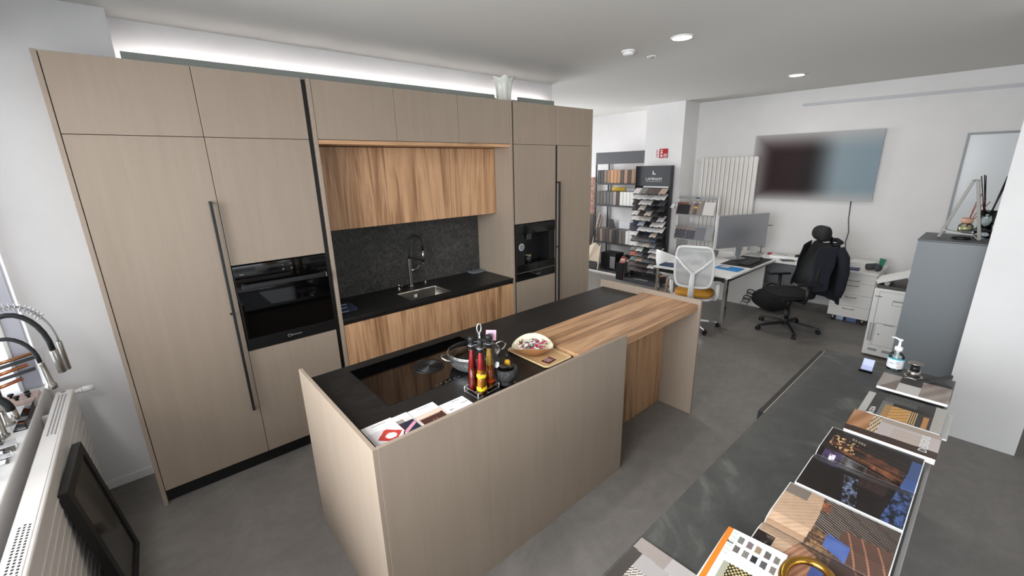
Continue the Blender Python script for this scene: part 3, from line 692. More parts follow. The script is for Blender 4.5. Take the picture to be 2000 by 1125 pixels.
# mortar, pestle, vial, small oil
mx_, my_ = 1.892, -1.685
bm = new(); box(bm, mx_ - .055, mx_ + .055, my_ - .05, my_ + .05, Z0 + .0004, Z0 + .004, 0.001); solo('clear_coaster', 'small clear coaster under the stone mortar', 'coaster', bm, M_acrylic)
M_granite = mat('dark_granite', rough=0.75, spec=0.3); nt, b = nodes(M_granite)
f = noise(nt, tex_pos(nt, (1, 1, 1)), 120, 4, 0.6); nt.links.new(ramp(nt, f, [(0.35, rgb(34, 34, 34)), (0.7, rgb(74, 74, 74))]), b.inputs['Base Color']); bump(nt, b, f, 0.4, 0.002)
zb = Z0 + .0046
t = thing('stone_mortar', 'dark granite mortar behind the island front panel', 'mortar', (mx_, my_, zb))
bm = new(); lathe(bm, [(0.036, zb), (0.038, zb + .012), (0.034, zb + .02), (0.05, zb + .034), (0.061, zb + .06), (0.062, zb + .095), (0.058, zb + .098), (0.048, zb + .096), (0.042, zb + .07), (0.02, zb + .045)], (mx_, my_, 0), 40, capt=True); part(t, 'bowl', bm, M_granite)
bm = new(); tube(bm, [(mx_ + .012, my_ + .012, zb + .062), (mx_ - .012, my_ + .04, zb + .115), (mx_ - .03, my_ + .065, zb + .16)], [0.015, 0.012, 0.014], 12); solo('pestle', 'dark granite pestle leaning out of the mortar towards the pan', 'pestle', bm, M_granite)
t = thing('spice_vial', 'glass vial of dark spices with white cap lying in the mortar', 'vial', (mx_ - .02, my_ - .005, zb + .075))
d0 = Vector((mx_ + .03, my_ - .02, zb + .083)); d1 = Vector((mx_ - .055, my_ + .004, zb + .128))
bm = new(); cyl(bm, d0, d1, 0.0145, n=18); part(t, 'glass', bm, M_clear)
bm = new(); cyl(bm, d0.lerp(d1, .05), d0.lerp(d1, .75), 0.0125, n=14); part(t, 'spices', bm, mat('spice_brown', (66, 46, 34), 0.8))
bm = new(); cyl(bm, d1, d1 + (d1 - d0) * .09, 0.0165, n=18); part(t, 'cap', bm, M_white)
t = thing('mini_oil_bottle', 'tiny bottle of yellow oil with black cap standing in the mortar', 'bottle', (mx_ + .03, my_ + .026, zb + .07))
bm = new(); lathe(bm, [(0.014, zb + .07), (0.0165, zb + .075), (0.0165, zb + .115), (0.007, zb + .128)], (mx_ + .03, my_ + .026, 0), 18, capt=True); part(t, 'oil', bm, mat('oil_yellow', (226, 170, 30), 0.1))
bm = new(); lathe(bm, [(0.0085, zb + .1285), (0.009, zb + .158), (0.007, zb + .160)], (mx_ + .03, my_ + .026, 0), 16, capt=True); part(t, 'cap', bm, M_rubber)
# tray, bowl, card
M_bamboo = mat('bamboo_tray', (206, 170, 124), 0.45); M_bamboo2 = mat('bamboo_rim', (232, 206, 158), 0.45)
t = thing('bamboo_tray', 'pale bamboo tray with rounded corners beside the bar top', 'tray', (2.285, -1.54, Z0 + .0004))
X0, X1, Y0, Y1 = 2.168, 2.408, -1.722, -1.352
bm = new(); loft(bm, [rrect(X0 + .012, X1 - .012, Y0 + .012, Y1 - .012, .03, Z0 + .0006), rrect(X0, X1, Y0, Y1, .035, Z0 + .011), rrect(X0, X1, Y0, Y1, .035, Z0 + .014), rrect(X0 + .012, X1 - .012, Y0 + .012, Y1 - .012, .03, Z0 + .0135)], cap0=True); part(t, 'rim', bm, M_bamboo2)
bm = new(); loft(bm, [rrect(X0 + .0122, X1 - .0122, Y0 + .0122, Y1 - .0122, .03, Z0 + .0125), rrect(X0 + .022, X1 - .022, Y0 + .022, Y1 - .022, .025, Z0 + .006)], cap1=True); part(t, 'base', bm, M_bamboo)
t = thing('petal_bowl', 'cream glazed bowl with saddle rim full of dried petals on the tray', 'bowl', (2.268, -1.50, Z0 + .0065))
bx_, by_ = 2.268, -1.50
def bowlring(r, z, wv): return [(bx_ + r * 1.02 * cos(a), by_ + r * sin(a), z + wv * cos(2 * (a - 0.8))) for a in [2 * pi * i / 48 for i in range(48)]]
zb = Z0 + .0068
bm = new(); loft(bm, [bowlring(.045, zb, 0), bowlring(.085, zb + .02, .002), bowlring(.118, zb + .05, .012), bowlring(.130, zb + .066, .017)], cap0=True); part(t, 'wooden_outside', bm, mat('bowl_wood', (188, 134, 88), 0.4))
bm = new(); loft(bm, [bowlring(.130, zb + .0662, .017), bowlring(.126, zb + .0668, .017), bowlring(.112, zb + .050, .012), bowlring(.08, zb + .024, .003), bowlring(.03, zb + .012, 0)], cap1=True); part(t, 'cream_glaze', bm, mat('bowl_cream', (240, 234, 204), 0.2))
pet = [mat('petal_pink', (206, 34, 104), 0.7), mat('petal_white', (238, 236, 232), 0.7), mat('petal_green', (60, 96, 66), 0.8), mat('petal_purple', (120, 30, 90), 0.7), mat('petal_red', (176, 40, 44), 0.7)]
bm = new(); rn = random.Random(5)
for k in range(150):
    a = rn.uniform(0, 2 * pi); r = .094 * math.sqrt(rn.random()); s = rn.uniform(.008, .015)
    c = Vector((bx_ + r * cos(a), by_ + r * sin(a), zb + .038 + rn.uniform(0, .018) + r * .10))
    M = Matrix.Translation(c) @ Matrix.Rotation(rn.uniform(0, 6), 4, 'Z') @ Matrix.Rotation(rn.uniform(-.9, .9), 4, 'X')
    mi = rn.choices([0, 1, 2, 3, 4], [4, 4, 2, 1, 1])[0] if r * cos(a - 5.4) > 0 else rn.choices([0, 1, 2, 3, 4], [1.6, 5, 2.4, 1.4, 1])[0]
    slab(bm, [M @ Vector(q) for q in ((-s, 0, 0), (-.3 * s, -.7 * s, .002), (s, -.2 * s, 0), (.5 * s, .7 * s, .002))], (0, 0, .0012), mi)
o = solo('dried_petals', 'pink, white and green dried petals heaped in the cream bowl', 'petals', bm, pet); o['kind'] = 'stuff'
t = thing('tray_card', 'small dark red printed card lying on the bamboo tray', 'card', (2.262, -1.648, Z0 + .0066))
bm = new(); slab(bm, [(2.222, -1.622, Z0 + .0066), (2.228, -1.682, Z0 + .0066), (2.304, -1.672, Z0 + .0066), (2.300, -1.612, Z0 + .0066)], (0, 0, .0008)); part(t, 'card', bm, mat('card_maroon', (70, 18, 26), 0.4))
picture('card_print', quad((2.240, -1.668, Z0 + .0078), (.050, .006, 0), (-.005, .046, 0)), lambda u, v: (196, 160, 166) if (int(u * 9) * 7 + int(v * 7) * 5) % 3 else (70, 18, 26), 18, 14, t, t.location)
# leaflets
def leaflet(x0, x1, y0, y1, z, fn, label):
    t = thing('leaflet', label, 'leaflet', ((x0 + x1) / 2, (y0 + y1) / 2, z), group='leaflets inside the island corner')
    bm = new(); box(bm, x0, x1, y0, y1, z, z + .0016); part(t, 'pages', bm, M_paper)
    picture('cover_print', quad((x0, y1, z + .0019), (x1 - x0, 0, 0), (0, y0 - y1, 0)), fn, 48, 66, t, t.location)
def lf_lines(u, v, base=(240, 240, 240)):
    if .06 < v < .10 and .30 < u < .75 and int(u * 48) % 3: return (170, 170, 178)
    return base
def lf1(u, v):
    e = ((u - .58) * 1.0) ** 2 / .05 + (v - .62) ** 2 / .018
    d = abs(u - .56) + abs(v - .60) * 1.5
    if e < .55: return (238, 238, 238)
    if d < .40 and v > .36: return (196, 66, 58) if d > .2 else (214, 90, 80)
    if abs((u - .9) - (v - .75) * -1.2) < .03 and v > .6: return (40, 44, 60)
    if v > .3: return (226, 220, 222)
    return lf_lines(u, v)
def lf2(u, v):
    if v < .20 or u > .97: return (240, 240, 240)
    if abs((v - .62) + (u - .6) * .45) < .05 and u < .95: return (214, 150, 170)
    if v < .34: return (150, 140, 136) if u < .7 else (214, 208, 204)
    return (74, 44, 46) if u < .55 else (40, 46, 62)
def lf3(u, v):
    if v < .30: return lf_lines(u, v)
    if v < .40: return (222, 198, 184)
    if .44 < v < .48 and .08 < u < .86: return (206, 170, 142)
    if v > .46 and .06 < u < .94:
        if .62 < v < .66 and (.44 < u < .48 or .56 < u < .6): return (150, 120, 110)
        return (72, 44, 42)
    return (226, 206, 194)
def lf4(u, v):
    if .08 < v < .11 and .45 < u < .8: return (150, 150, 156)
    if .40 < v < .46 and .1 < u < .3 and int(u * 40) % 2: return (50, 54, 60)
    if .30 < v < .34 and .66 < u < .95: return (120, 122, 126)
    if (u - .25) ** 2 + (v - .22) ** 2 < .015: return (222, 220, 222)
    return (242, 242, 242)
leaflet(1.124, 1.271, -1.778, -1.558, Z0 + .0052, lf1, 'white leaflet with red square on the cover, in the island corner')
leaflet(1.203, 1.350, -1.784, -1.564, Z0 + .0032, lf2, 'leaflet with navy and pink cover, second from the island corner')
leaflet(1.354, 1.496, -1.786, -1.566, Z0 + .0005, lf3, 'leaflet with dark brown bag on the cover, third from the corner')
leaflet(1.499, 1.640, -1.796, -1.622, Z0 + .0005, lf4, 'mostly white leaflet nearest the bottle caddy')

# ================================================================== display counter in the foreground
CZ = 0.90
CX0, CX1, CY0, CY1 = 0.35, 3.83, -3.290, -2.698
t = thing('display_counter', 'long low counter with dark grey ceramic top in the foreground', 'counter', ((CX0 + CX1) / 2, (CY0 + CY1) / 2, 0))
bm = new(); box(bm, CX0, CX1, CY0, CY1, CZ - .012, CZ, 0.001); part(t, 'counter_top', bm, M_counter)
M_side = mat('counter_side_grey', (176, 172, 168), 0.5)
bm = new(); box(bm, CX0 + .02, CX1 - .02, CY0 + .03, CY1 - .03, 0.08, CZ - .013); part(t, 'carcass', bm, M_body)
bm = new(); box(bm, CX0, CX1, CY0 - .012, CY0 + .008, 0.0, CZ - .03, 0.001); part(t, 'rear_panel', bm, M_side)
for k in range(4):
    a = CX0 + .02 + (2.72 - CX0 - .02) / 3 * k
    if k < 3: bm = new(); box(bm, a + .002, a + (2.72 - CX0 - .02) / 3 - .002, CY1 - .029, CY1 - .006, 0.09, CZ - .03, 0.001); part(t, 'front', bm, M_side)
bm = new(); box(bm, 2.735, 3.80, CY1 - .029, CY1 + .030, 0.09, CZ - .008, 0.001); fr = part(t, 'drawer_front', bm, M_black)
bm = new(); box(bm, 2.735, 3.80, CY1 + .0005, CY1 + .004, CZ - .0075, CZ - .004); part(t, 'edge_trim', bm, mat('pale_trim', (210, 200, 176), 0.4), fr)

def book(name, label, x0, x1, y0, y1, z0, z1, cover, group=None, cat='magazine'):
    t = thing(name, label, cat, ((x0 + x1) / 2, (y0 + y1) / 2, z0), group=group)
    bm = new(); box(bm, x0 + .002, x1 - .002, y0 + .002, y1 - .002, z0 + .0012, z1 - .0012); part(t, 'pages', bm, M_paper)
    bm = new(); box(bm, x0, x1, y0, y1, z1 - .0012, z1); box(bm, x0, x1, y0, y1, z0, z0 + .0012); part(t, 'cover', bm, cover)
    return t
M_dkcover = mat('dark_cover', (44, 42, 42), 0.3); M_grcover = mat('pale_grey_cover', (196, 194, 190), 0.4)
G = 'magazines on the counter end'
# u runs away from the viewer's left edge to the right edge of the sheet (-y), v from far (high x) to near
def top_print(t, x0, x1, y0, y1, z, fn, nu=70, nv=56):
    return picture('cover_print', quad((x1, y1, z + .0004), (0, y0 - y1, 0), (x0 - x1, 0, 0)), fn, nu, nv, t, t.location)
t = book('magazine', 'dark grey magazine at the far end of the counter, under the phone stand', 3.47, 3.78, -3.306, -3.186, CZ + .0005, CZ + .017, M_dkcover, G)
t = book('magazine', 'brown-grey magazine with white page edge beside the steel puck', 3.385, 3.60, -3.303, -3.024, CZ + .018, CZ + .034, mat('brown_grey_cover', (142, 132, 126), 0.3), G)
def mg1(u, v):
    if u < .28: return (160, 150, 144) if u + v * .3 < .34 else (120, 106, 98)
    if u < .60: return (206, 200, 196) if v > .45 else (48, 44, 42)
    if .34 < u < .48 and .35 < v < .6: return (96, 72, 58)
    k = sin(u * 24 + v * 9) * 14
    return (152 + k, 138 + k, 130 + k)
top_print(t, 3.385, 3.60, -3.303, -3.024, CZ + .034, mg1)
t = book('magazine', 'pale grey thin magazine sticking out from under the kitchen title', 3.05, 3.335, -3.328, -3.008, CZ + .0005, CZ + .010, M_grcover, G)
t = book('magazine', 'dark kitchen magazine with golden shelves on its cover', 3.04, 3.325, -3.305, -3.042, CZ + .0105, CZ + .030, M_dkcover, G)
def mg2(u, v):
    if u > .86: return (176, 172, 164)
    if u < .14: return (56, 55, 54)
    if v < .18: return (70, 70, 70) if .2 < u < .7 else (50, 50, 49)
    if v < .36: return (84, 84, 80) if .15 < u < .62 else (52, 50, 48)
    if v < .48: return (30, 28, 28) if u > .3 else (110, 110, 110)
    if u < .30: return (112, 114, 112) if u < .2 else (172, 132, 82)
    if u < .56: return (206, 158, 92) if int((u + v) * 30) % 4 else (168, 116, 60)
    if u < .66: return (214, 178, 124) if int(u * 70) % 2 else (62, 48, 38)
    if .74 < u < .82 and v > .55: return (188, 134, 76)
    return (56, 50, 46)
top_print(t, 3.04, 3.325, -3.305, -3.042, CZ + .030, mg2)
text('title', 'RODA', 0.030, (3.075, -3.061, CZ + .0311), (1, 0, 0), (0, 1, 0), M_white, t, t.location, 0.0002)
t = book('magazine', 'thick brown and cream interiors magazine with bright page edge', 2.80, 3.03, -3.312, -3.003, CZ + .0005, CZ + .028, mat('brown_cover', (112, 84, 66), 0.3), G)
def mg3(u, v):
    if v > .78 - u * .05 : return (64, 46, 38)
    if u < .25:
        k = sin(u * 30 + v * 6) * 16; return (176 + k, 126 + k, 88 + k)
    if u < .34: return (222, 200, 166) if (u * 7 + v) % .3 < .18 else (110, 84, 64)
    if v < .2: return (176, 160, 146)
    if .5 < u < .8 and v > .3: return (206, 192, 182) if (int(u * 60) + int(v * 40)) % 2 else (176, 160, 150)
    return (198, 186, 184)
top_print(t, 2.80, 3.03, -3.312, -3.003, CZ + .028, mg3)
text('title', 'DESIGNS', 0.040, (2.905, -3.268, CZ + .0291), (1, 0, 0), (0, 1, 0), M_white, t, t.location, 0.0002)
# open picture books: a curved page block each side of the spine
def openbook(label, xa, xb, y0, y1, hgt, fn, gap):
    t = thing('open_book', label, 'book', ((xa + xb) / 2, (y0 + y1) / 2, CZ), group='open picture books')
    xm = (xa + xb) / 2; L = (xb - xa) / 2
    def zz(s):      # s: 0 at the spine, 1 at the fore edge
        return CZ + .0012 + hgt * (1 - .28 * s) * min(1, (s / .22)) ** .5 * 1.0 + .001
    for k, sg in enumerate((1, -1)):
        bm = new(); n = 14; up = []; 
        prof = [(xm + sg * L * (i / n), zz(i / n)) for i in range(n + 1)]
        vs0 = [bm.verts.new((x, y0, z)) for x, z in prof] ; vs1 = [bm.verts.new((x, y1, z)) for x, z in prof]
        b0 = [bm.verts.new((x, y0, CZ + .0012)) for x, z in prof]; b1 = [bm.verts.new((x, y1, CZ + .0012)) for x, z in prof]
        for i in range(n):
            bm.faces.new((vs0[i], vs0[i + 1], vs1[i + 1], vs1[i])); bm.faces.new((b0[i], b1[i], b1[i + 1], b0[i + 1]))
            bm.faces.new((vs0[i + 1], vs0[i], b0[i], b0[i + 1])); bm.faces.new((vs1[i], vs1[i + 1], b1[i + 1], b1[i]))
        bm.faces.new((vs0[n], b0[n], b1[n], vs1[n])); bm.faces.new((vs0[0], vs1[0], b1[0], b0[0]))
        bmesh.ops.recalc_face_normals(bm, faces=bm.faces); pg = part(t, 'page_block', bm, M_paper)
        def sf(u, v, sg=sg):
            s = v if sg < 0 else 1 - v
            s = s * .985
            return (xm + sg * L * s, y1 - .003 + (y0 - y1 + .006) * u, zz(s) + .0006)
        picture('page_print', sf, (lambda u, v, k=k: fn(u, (v + k) / 2)), 110, 90, pg, t.location)
    bm = new(); box(bm, xa - .004, xb + .004, y0 - .004, y1 + .004, CZ + .0003, CZ + .0012); part(t, 'cover', bm, M_dkcover)
    return t
_h = random.Random(11); _G = [[_h.random() for _ in range(32)] for _ in range(32)]
def vn(x, y):
    i, j = math.floor(x), math.floor(y); fx, fy = x - i, y - j; fx = fx * fx * (3 - 2 * fx); fy = fy * fy * (3 - 2 * fy)
    g = lambda p, q: _G[p % 32][q % 32]
    return (g(i, j) * (1 - fx) + g(i + 1, j) * fx) * (1 - fy) + (g(i, j + 1) * (1 - fx) + g(i + 1, j + 1) * fx) * fy
def fb(x, y): return vn(x, y) * .55 + vn(x * 2.3 + 5, y * 2.3) * .3 + vn(x * 5.1, y * 5.1 + 9) * .15
def mixp(a, b_, k): k = max(0, min(1, k)); return tuple(p * (1 - k) + q * k for p, q in zip(a, b_))
def bk1(u, v):
    n = fb(u * 14, v * 14); m = fb(u * 40 + 3, v * 40)
    c = mixp((18, 14, 14), (40, 30, 27), n)
    w = v - .16 * u                                   # lines run across the room
    if .02 < w < .46 and .06 < u < .88:
        if w % .06 < .010: c = mixp(c, (96, 66, 48), .7)
        if .16 < w < .27: c = mixp(c, (128, 74, 48), (n - .25) * 1.6)
        if .28 < w < .34 and u > .2: c = mixp(c, (150, 92, 60), (n - .2) * 1.5)
        if .10 < w < .30 and u < .36 and m > .60: c = (220, 176, 120)
        if .03 < w < .07 and .26 < u < .42: c = mixp(c, (206, 190, 170), .6 if (u * 60) % 2 < 1.2 else .1)
    if .06 < u < .28 and .40 < v < .62: c = mixp(c, (92, 80, 128), (n - .15) * 1.2)
    if .14 < u < .20 and .44 < v < .50: c = mixp(c, (236, 230, 240), (m - .3) * 3)
    if .26 < u < .54 and .38 < v - .1 * u < .56: c = mixp(c, (128, 130, 136), (n - .2) * 1.3)
    if .50 < u < .78 and .46 < v < .74: c = mixp(c, (76, 54, 48), .5 if (u * 14) % 1 > .1 and (v * 11) % 1 > .1 else .1)
    if .36 < u < .58 and v > .66 and abs(u - .44 - (v - .66) * .25) < .07: c = mixp(c, (112, 126, 158), (m - .40) * 3)
    if u > .90 - .10 * max(0, v - .3) * 1.4 and v > .10: c = mixp((22, 24, 32), (72, 94, 146), (fb(u * 30, v * 30) - .34) * 3.2 if v > .5 else .85)
    return c
openbook('open book with dark evening interior photo across both pages', 2.262, 2.795, -3.283, -2.966, .020, bk1, 0)
def bk2(u, v):
    n = fb(u * 12, v * 12); m = fb(u * 36, v * 36 + 4)
    edge = .34 - v * .30 + .16 * sin(v * 3.0)
    if u < edge:                                      # pale slatted wood wall
        k = sin((u * .6 + v) * 150) * 7 + (n - .5) * 26
        c = (196 + k, 164 + k, 136 + k)
        if v < .12 and u < .22: c = mixp(c, (112, 106, 100), .8)
        if .46 < v < .52: c = mixp(c, (150, 118, 92), .7)
        if v > .62 and u < .16: c = mixp((34, 26, 26), (120, 104, 96), (m - .62) * 4)
        return c
    s = v - .30 * u
    c = mixp((92, 64, 50), (146, 104, 76), n)
    if s < .22:
        c = mixp((38, 32, 32), (66, 56, 52), n)
        if (s * 44) % 1 < .34: c = mixp((186, 172, 160), (120, 104, 94), u)
    if .26 < u < .44 and .04 < v < .15: c = mixp((176, 112, 78), (60, 44, 38), (m - .3) * 1.6)
    if .22 < s < .44 and u < .60:
        c = mixp((58, 44, 38), (186, 142, 96), (m - .2) * 1.4 if (v * 34) % 1 > .3 else .1)
    if .50 < u < .70 and .34 < v - .18 * (u - .5) < .46: c = mixp((66, 86, 146), (92, 112, 168), n)
    if .26 < u < .60 and .62 < v - .22 * (u - .3) < .75: c = mixp((62, 82, 144), (86, 104, 160), n)
    if u > .60 and v > .24 and not (.34 < v - .18 * (u - .5) < .46 and u < .70):
        d = (u - .60) * .8 - (v - .24) * .42
        c = mixp((104, 76, 64), (52, 40, 36), (v - .2) * 1.1)
        for q in (.03, .12, .22):
            if abs(d - q) < .006: c = mixp(c, (190, 130, 104), .7)
    if u < .5 and v > .50 and s > .44:
        c = mixp((150, 100, 76), (206, 160, 130), (sin((u * 2 + v) * 60) * .5 + .5) * .6 + n * .3)
    return c
openbook('open book with warm wooden lounge photo, nearer on the counter', 1.715, 2.248, -3.283, -2.955, .022, bk2, 0)
# tile catalogue, open, with an orange edge
t = thing('tile_catalogue', 'open catalogue of stone samples with orange edge on the counter', 'catalogue', (1.66, -3.03, CZ))
bm = new(); slab(bm, [(1.842, -2.892, CZ + .030), (1.862, -3.062, CZ + .030), (1.600, -3.085, CZ + .030), (1.575, -2.905, CZ + .030)], (0, 0, .004)); part(t, 'pages', bm, M_paper)
def cat1(u, v):
    if u < .10: return (226, 130, 40)
    if u < .2: return (206, 212, 206) if (int(v * 26) % 2 and v < .5 and u > .12) else ((30, 26, 26) if .22 < v < .25 else (240, 240, 240))
    a = (u - .24) / .15; c = (v - .06 - u * .06) / .17
    if 0 < a < 5 and 0 < c < 2 and a % 1 < .62 and c % 1 < .66:
        i = int(a) + 3 * int(c); n = sin(u * 300 + i) * sin(v * 340 + i * 2)
        base = ((120, 120, 112), (128, 112, 116), (156, 134, 108), (104, 96, 92), (130, 126, 118), (40, 42, 44), (84, 88, 90), (130, 122, 116), (96, 84, 82))[i % 9]
        return tuple(q + 40 * n for q in base)
    if v > .55 and .3 < u < .7: return (226, 210, 150) if sin(u * 90) * sin(v * 110) > .2 else (40, 34, 26)
    if v > .55 and u <= .3: return (170, 168, 150)
    return (242, 242, 242)
picture('page_print', quad((1.842, -2.892, CZ + .0345), (.020, -.170, 0), (-.264, -.018, 0)), cat1, 84, 120, t, t.location)
bm = new(); slab(bm, [(1.708, -2.900, CZ + .0005), (1.708, -3.076, CZ + .0005), (1.600, -3.085, CZ + .0005), (1.575, -2.905, CZ + .0005)], (0, 0, .029)); part(t, 'page_block', bm, M_paper)
M_brass = mat('brass', (196, 150, 70), 0.22, 1.0)
t = thing('brass_ring', 'oval polished brass ring lying on the open book and catalogue', 'ring', (1.80, -3.12, CZ + .036))
bm = new(); tube(bm, [(1.79 + .085 * cos(a), -3.135 + .062 * sin(a), CZ + .048) for a in [2 * pi * i / 40 for i in range(40)]], 0.012, 12, closed=True); part(t, 'ring', bm, M_brass)
# brochure at the near left corner of the counter
t = thing('brochure', 'greige living room brochure at the near counter edge', 'brochure', (1.47, -2.83, CZ))
bm = new(); slab(bm, [(1.610, -2.708, CZ + .0005), (1.612, -2.93, CZ + .0005), (1.325, -2.94, CZ + .0005), (1.325, -2.712, CZ + .0005)], (0, 0, .009)); part(t, 'pages', bm, M_paper)
def br1(u, v):
    n = sin(u * 43 + sin(v * 23) * 2) * sin(v * 51 + u * 13)
    if u > .93: return (140, 126, 112)
    if v < .18 + u * .04: return (150, 140, 134) if u < .5 else (172, 166, 164)
    if u < .16: return (66, 60, 56)
    if v < .40: return (164, 158, 156) if u < .6 else (182, 176, 174)
    if v < .62 and u < .62: return (214, 206, 198) if int((u + v) * 44) % 2 else (92, 82, 74)
    if u < .45: return (150 + 60 * n, 136 + 56 * n, 120 + 50 * n)
    if .5 < u < .75 and v < .8: return (96, 82, 70)
    return (200 + 30 * n, 190 + 30 * n, 178 + 30 * n)
picture('cover_print', quad((1.610, -2.708, CZ + .0098), (.002, -.222, 0), (-.285, -.004, 0)), br1, 74, 90, t, t.location)
# sanitiser, card holder, puck, lid, phone stand
sx, sy = 3.832, -3.046
sx = 3.79
t = thing('sanitiser_bottle', 'clear hand gel pump bottle with white and turquoise label', 'bottle', (sx, sy, CZ))
bm = new(); lathe(bm, [(.034, CZ + .0005), (.038, CZ + .006), (.038, CZ + .075), (.034, CZ + .092), (.022, CZ + .104), (.014, CZ + .110), (.014, CZ + .116)], (sx, sy, 0), 32, capt=True); part(t, 'bottle', bm, M_clear)
bm = new(); lathe(bm, [(.0384, CZ + .012), (.0384, CZ + .074)], (sx, sy, 0), 32, capb=False); lb = part(t, 'label', bm, mat('label_white', (232, 236, 240), 0.35))
bm = new(); lathe(bm, [(.0387, CZ + .067), (.0387, CZ + .075)], (sx, sy, 0), 32, capb=False); part(t, 'label_band', bm, mat('label_turquoise', (58, 170, 186), 0.35), lb)
M_lbl = mat('label_grey_text', (150, 160, 172), 0.5)
bm = new(); va = math.atan2(-3.3 - sy, .547 - sx)
def onlabel(a, z, r=.0388): return (sx + r * cos(va + a), sy + r * sin(va + a), z)
for z in (.060, .054, .048, .042):
    for a0, a1 in ((.62, .05), (-.12, -.75)):
        if a0 < 0 and z > .052: continue
        q = [a0 + (a1 - a0) * i / 6 for i in range(7)]
        for i in range(6): poly(bm, [onlabel(q[i], CZ + z - .003), onlabel(q[i + 1], CZ + z - .003), onlabel(q[i + 1], CZ + z), onlabel(q[i], CZ + z)])
o = part(t, 'label_text', bm, M_lbl, lb); o['kind'] = 'stuff'
bm = new(); a = .42
for s, c in ((.0085, 0), ): poly(bm, [onlabel(a + .22, CZ + .026, .0391), onlabel(a, CZ + .026 - s, .0391), onlabel(a - .22, CZ + .026, .0391), onlabel(a, CZ + .026 + s, .0391)])
part(t, 'hazard_diamond', bm, mat('hazard_red', (190, 50, 50), 0.5), lb)
bm = new(); s = .006; poly(bm, [onlabel(a + .155, CZ + .026, .0393), onlabel(a, CZ + .026 - s, .0393), onlabel(a - .155, CZ + .026, .0393), onlabel(a, CZ + .026 + s, .0393)]); part(t, 'hazard_field', bm, M_white, lb)
bm = new(); lathe(bm, [(.019, CZ + .1165), (.019, CZ + .138), (.013, CZ + .142), (.007, CZ + .143), (.006, CZ + .178), (.012, CZ + .180), (.012, CZ + .188), (.005, CZ + .190)], (sx, sy, 0), 24, capt=True)
tube(bm, [(sx, sy, CZ + .184), (sx + .01, sy + .025, CZ + .189), (sx + .014, sy + .042, CZ + .186)], [.006, .005, .004], 8); part(t, 'pump', bm, M_whiteplastic)
bm = new(); lathe(bm, [(.009, CZ + .09), (.009, CZ + .116)], (sx, sy, 0), 12); cyl(bm, (sx, sy, CZ + .01), (sx, sy, CZ + .09), .003, n=8); part(t, 'dip_tube', bm, M_whiteplastic)
t = thing('card_holder', 'small clear acrylic holder with bluish cards near the sanitiser', 'card holder', (3.66, -2.94, CZ))
bm = new(); box(bm, 3.605, 3.665, -2.972, -2.908, CZ + .0005, CZ + .003); slab(bm, [(3.655, -2.97, CZ + .003), (3.655, -2.91, CZ + .003), (3.70, -2.91, CZ + .05), (3.70, -2.97, CZ + .05)], (.0025, 0, 0)); slab(bm, [(3.625, -2.97, CZ + .003), (3.625, -2.91, CZ + .003), (3.645, -2.91, CZ + .028), (3.645, -2.97, CZ + .028)], (.0025, 0, 0)); part(t, 'holder', bm, M_acrylic)
bm = new(); slab(bm, [(3.640, -2.966, CZ + .004), (3.640, -2.914, CZ + .004), (3.690, -2.914, CZ + .056), (3.690, -2.966, CZ + .056)], (.006, 0, 0)); part(t, 'cards', bm, mat('cards_blue', (186, 192, 226), 0.5))
qx, qy = 3.738, -3.137
t = thing('tap_puck', 'chrome and black worktop valve sample with round disc on top', 'valve', (qx, qy, CZ))
bm = new(); lathe(bm, [(.040, CZ + .0005), (.042, CZ + .003), (.040, CZ + .005), (.031, CZ + .004)], (qx, qy, 0), 36); part(t, 'base_ring', bm, M_steel)
bm = new(); lathe(bm, [(.028, CZ + .004), (.028, CZ + .036), (.022, CZ + .037)], (qx, qy, 0), 32, capt=True); part(t, 'collar', bm, M_steel)
bm = new(); lathe(bm, [(.021, CZ + .037), (.021, CZ + .066)], (qx, qy, 0), 28, capt=True); part(t, 'neck', bm, M_black)
bm = new(); lathe(bm, [(.012, CZ + .066), (.012, CZ + .076), (.034, CZ + .080), (.035, CZ + .083), (.033, CZ + .085)], (qx, qy, 0), 32, capt=True); part(t, 'disc', bm, M_steel)
bm = new(); lathe(bm, [(.034, 0), (.036, .003), (.034, .006)], (3.655, -3.132, CZ + .0005), 32, capt=True); solo('white_lid', 'white round lid lying by the foot of the steel puck', 'lid', bm, M_whiteplastic)
t = thing('phone_stand', 'black folding phone stand tilted up on the dark magazine', 'stand', (3.62, -3.22, CZ + .0345))
bm = new(); box(bm, 3.605, 3.665, -3.298, -3.190, CZ + .0175, CZ + .025, .002); part(t, 'base', bm, M_black)
bm = new(); slab(bm, [(3.606, -3.192, CZ + .025), (3.664, -3.192, CZ + .025), (3.664, -3.292, CZ + .085), (3.606, -3.292, CZ + .085)], (0, .004, .006)); part(t, 'plate', bm, M_black)
bm = new(); slab(bm, [(3.625, -3.296, CZ + .025), (3.645, -3.296, CZ + .025), (3.645, -3.25, CZ + .055), (3.625, -3.25, CZ + .055)], (0, .004, .003)); part(t, 'strut', bm, M_black)
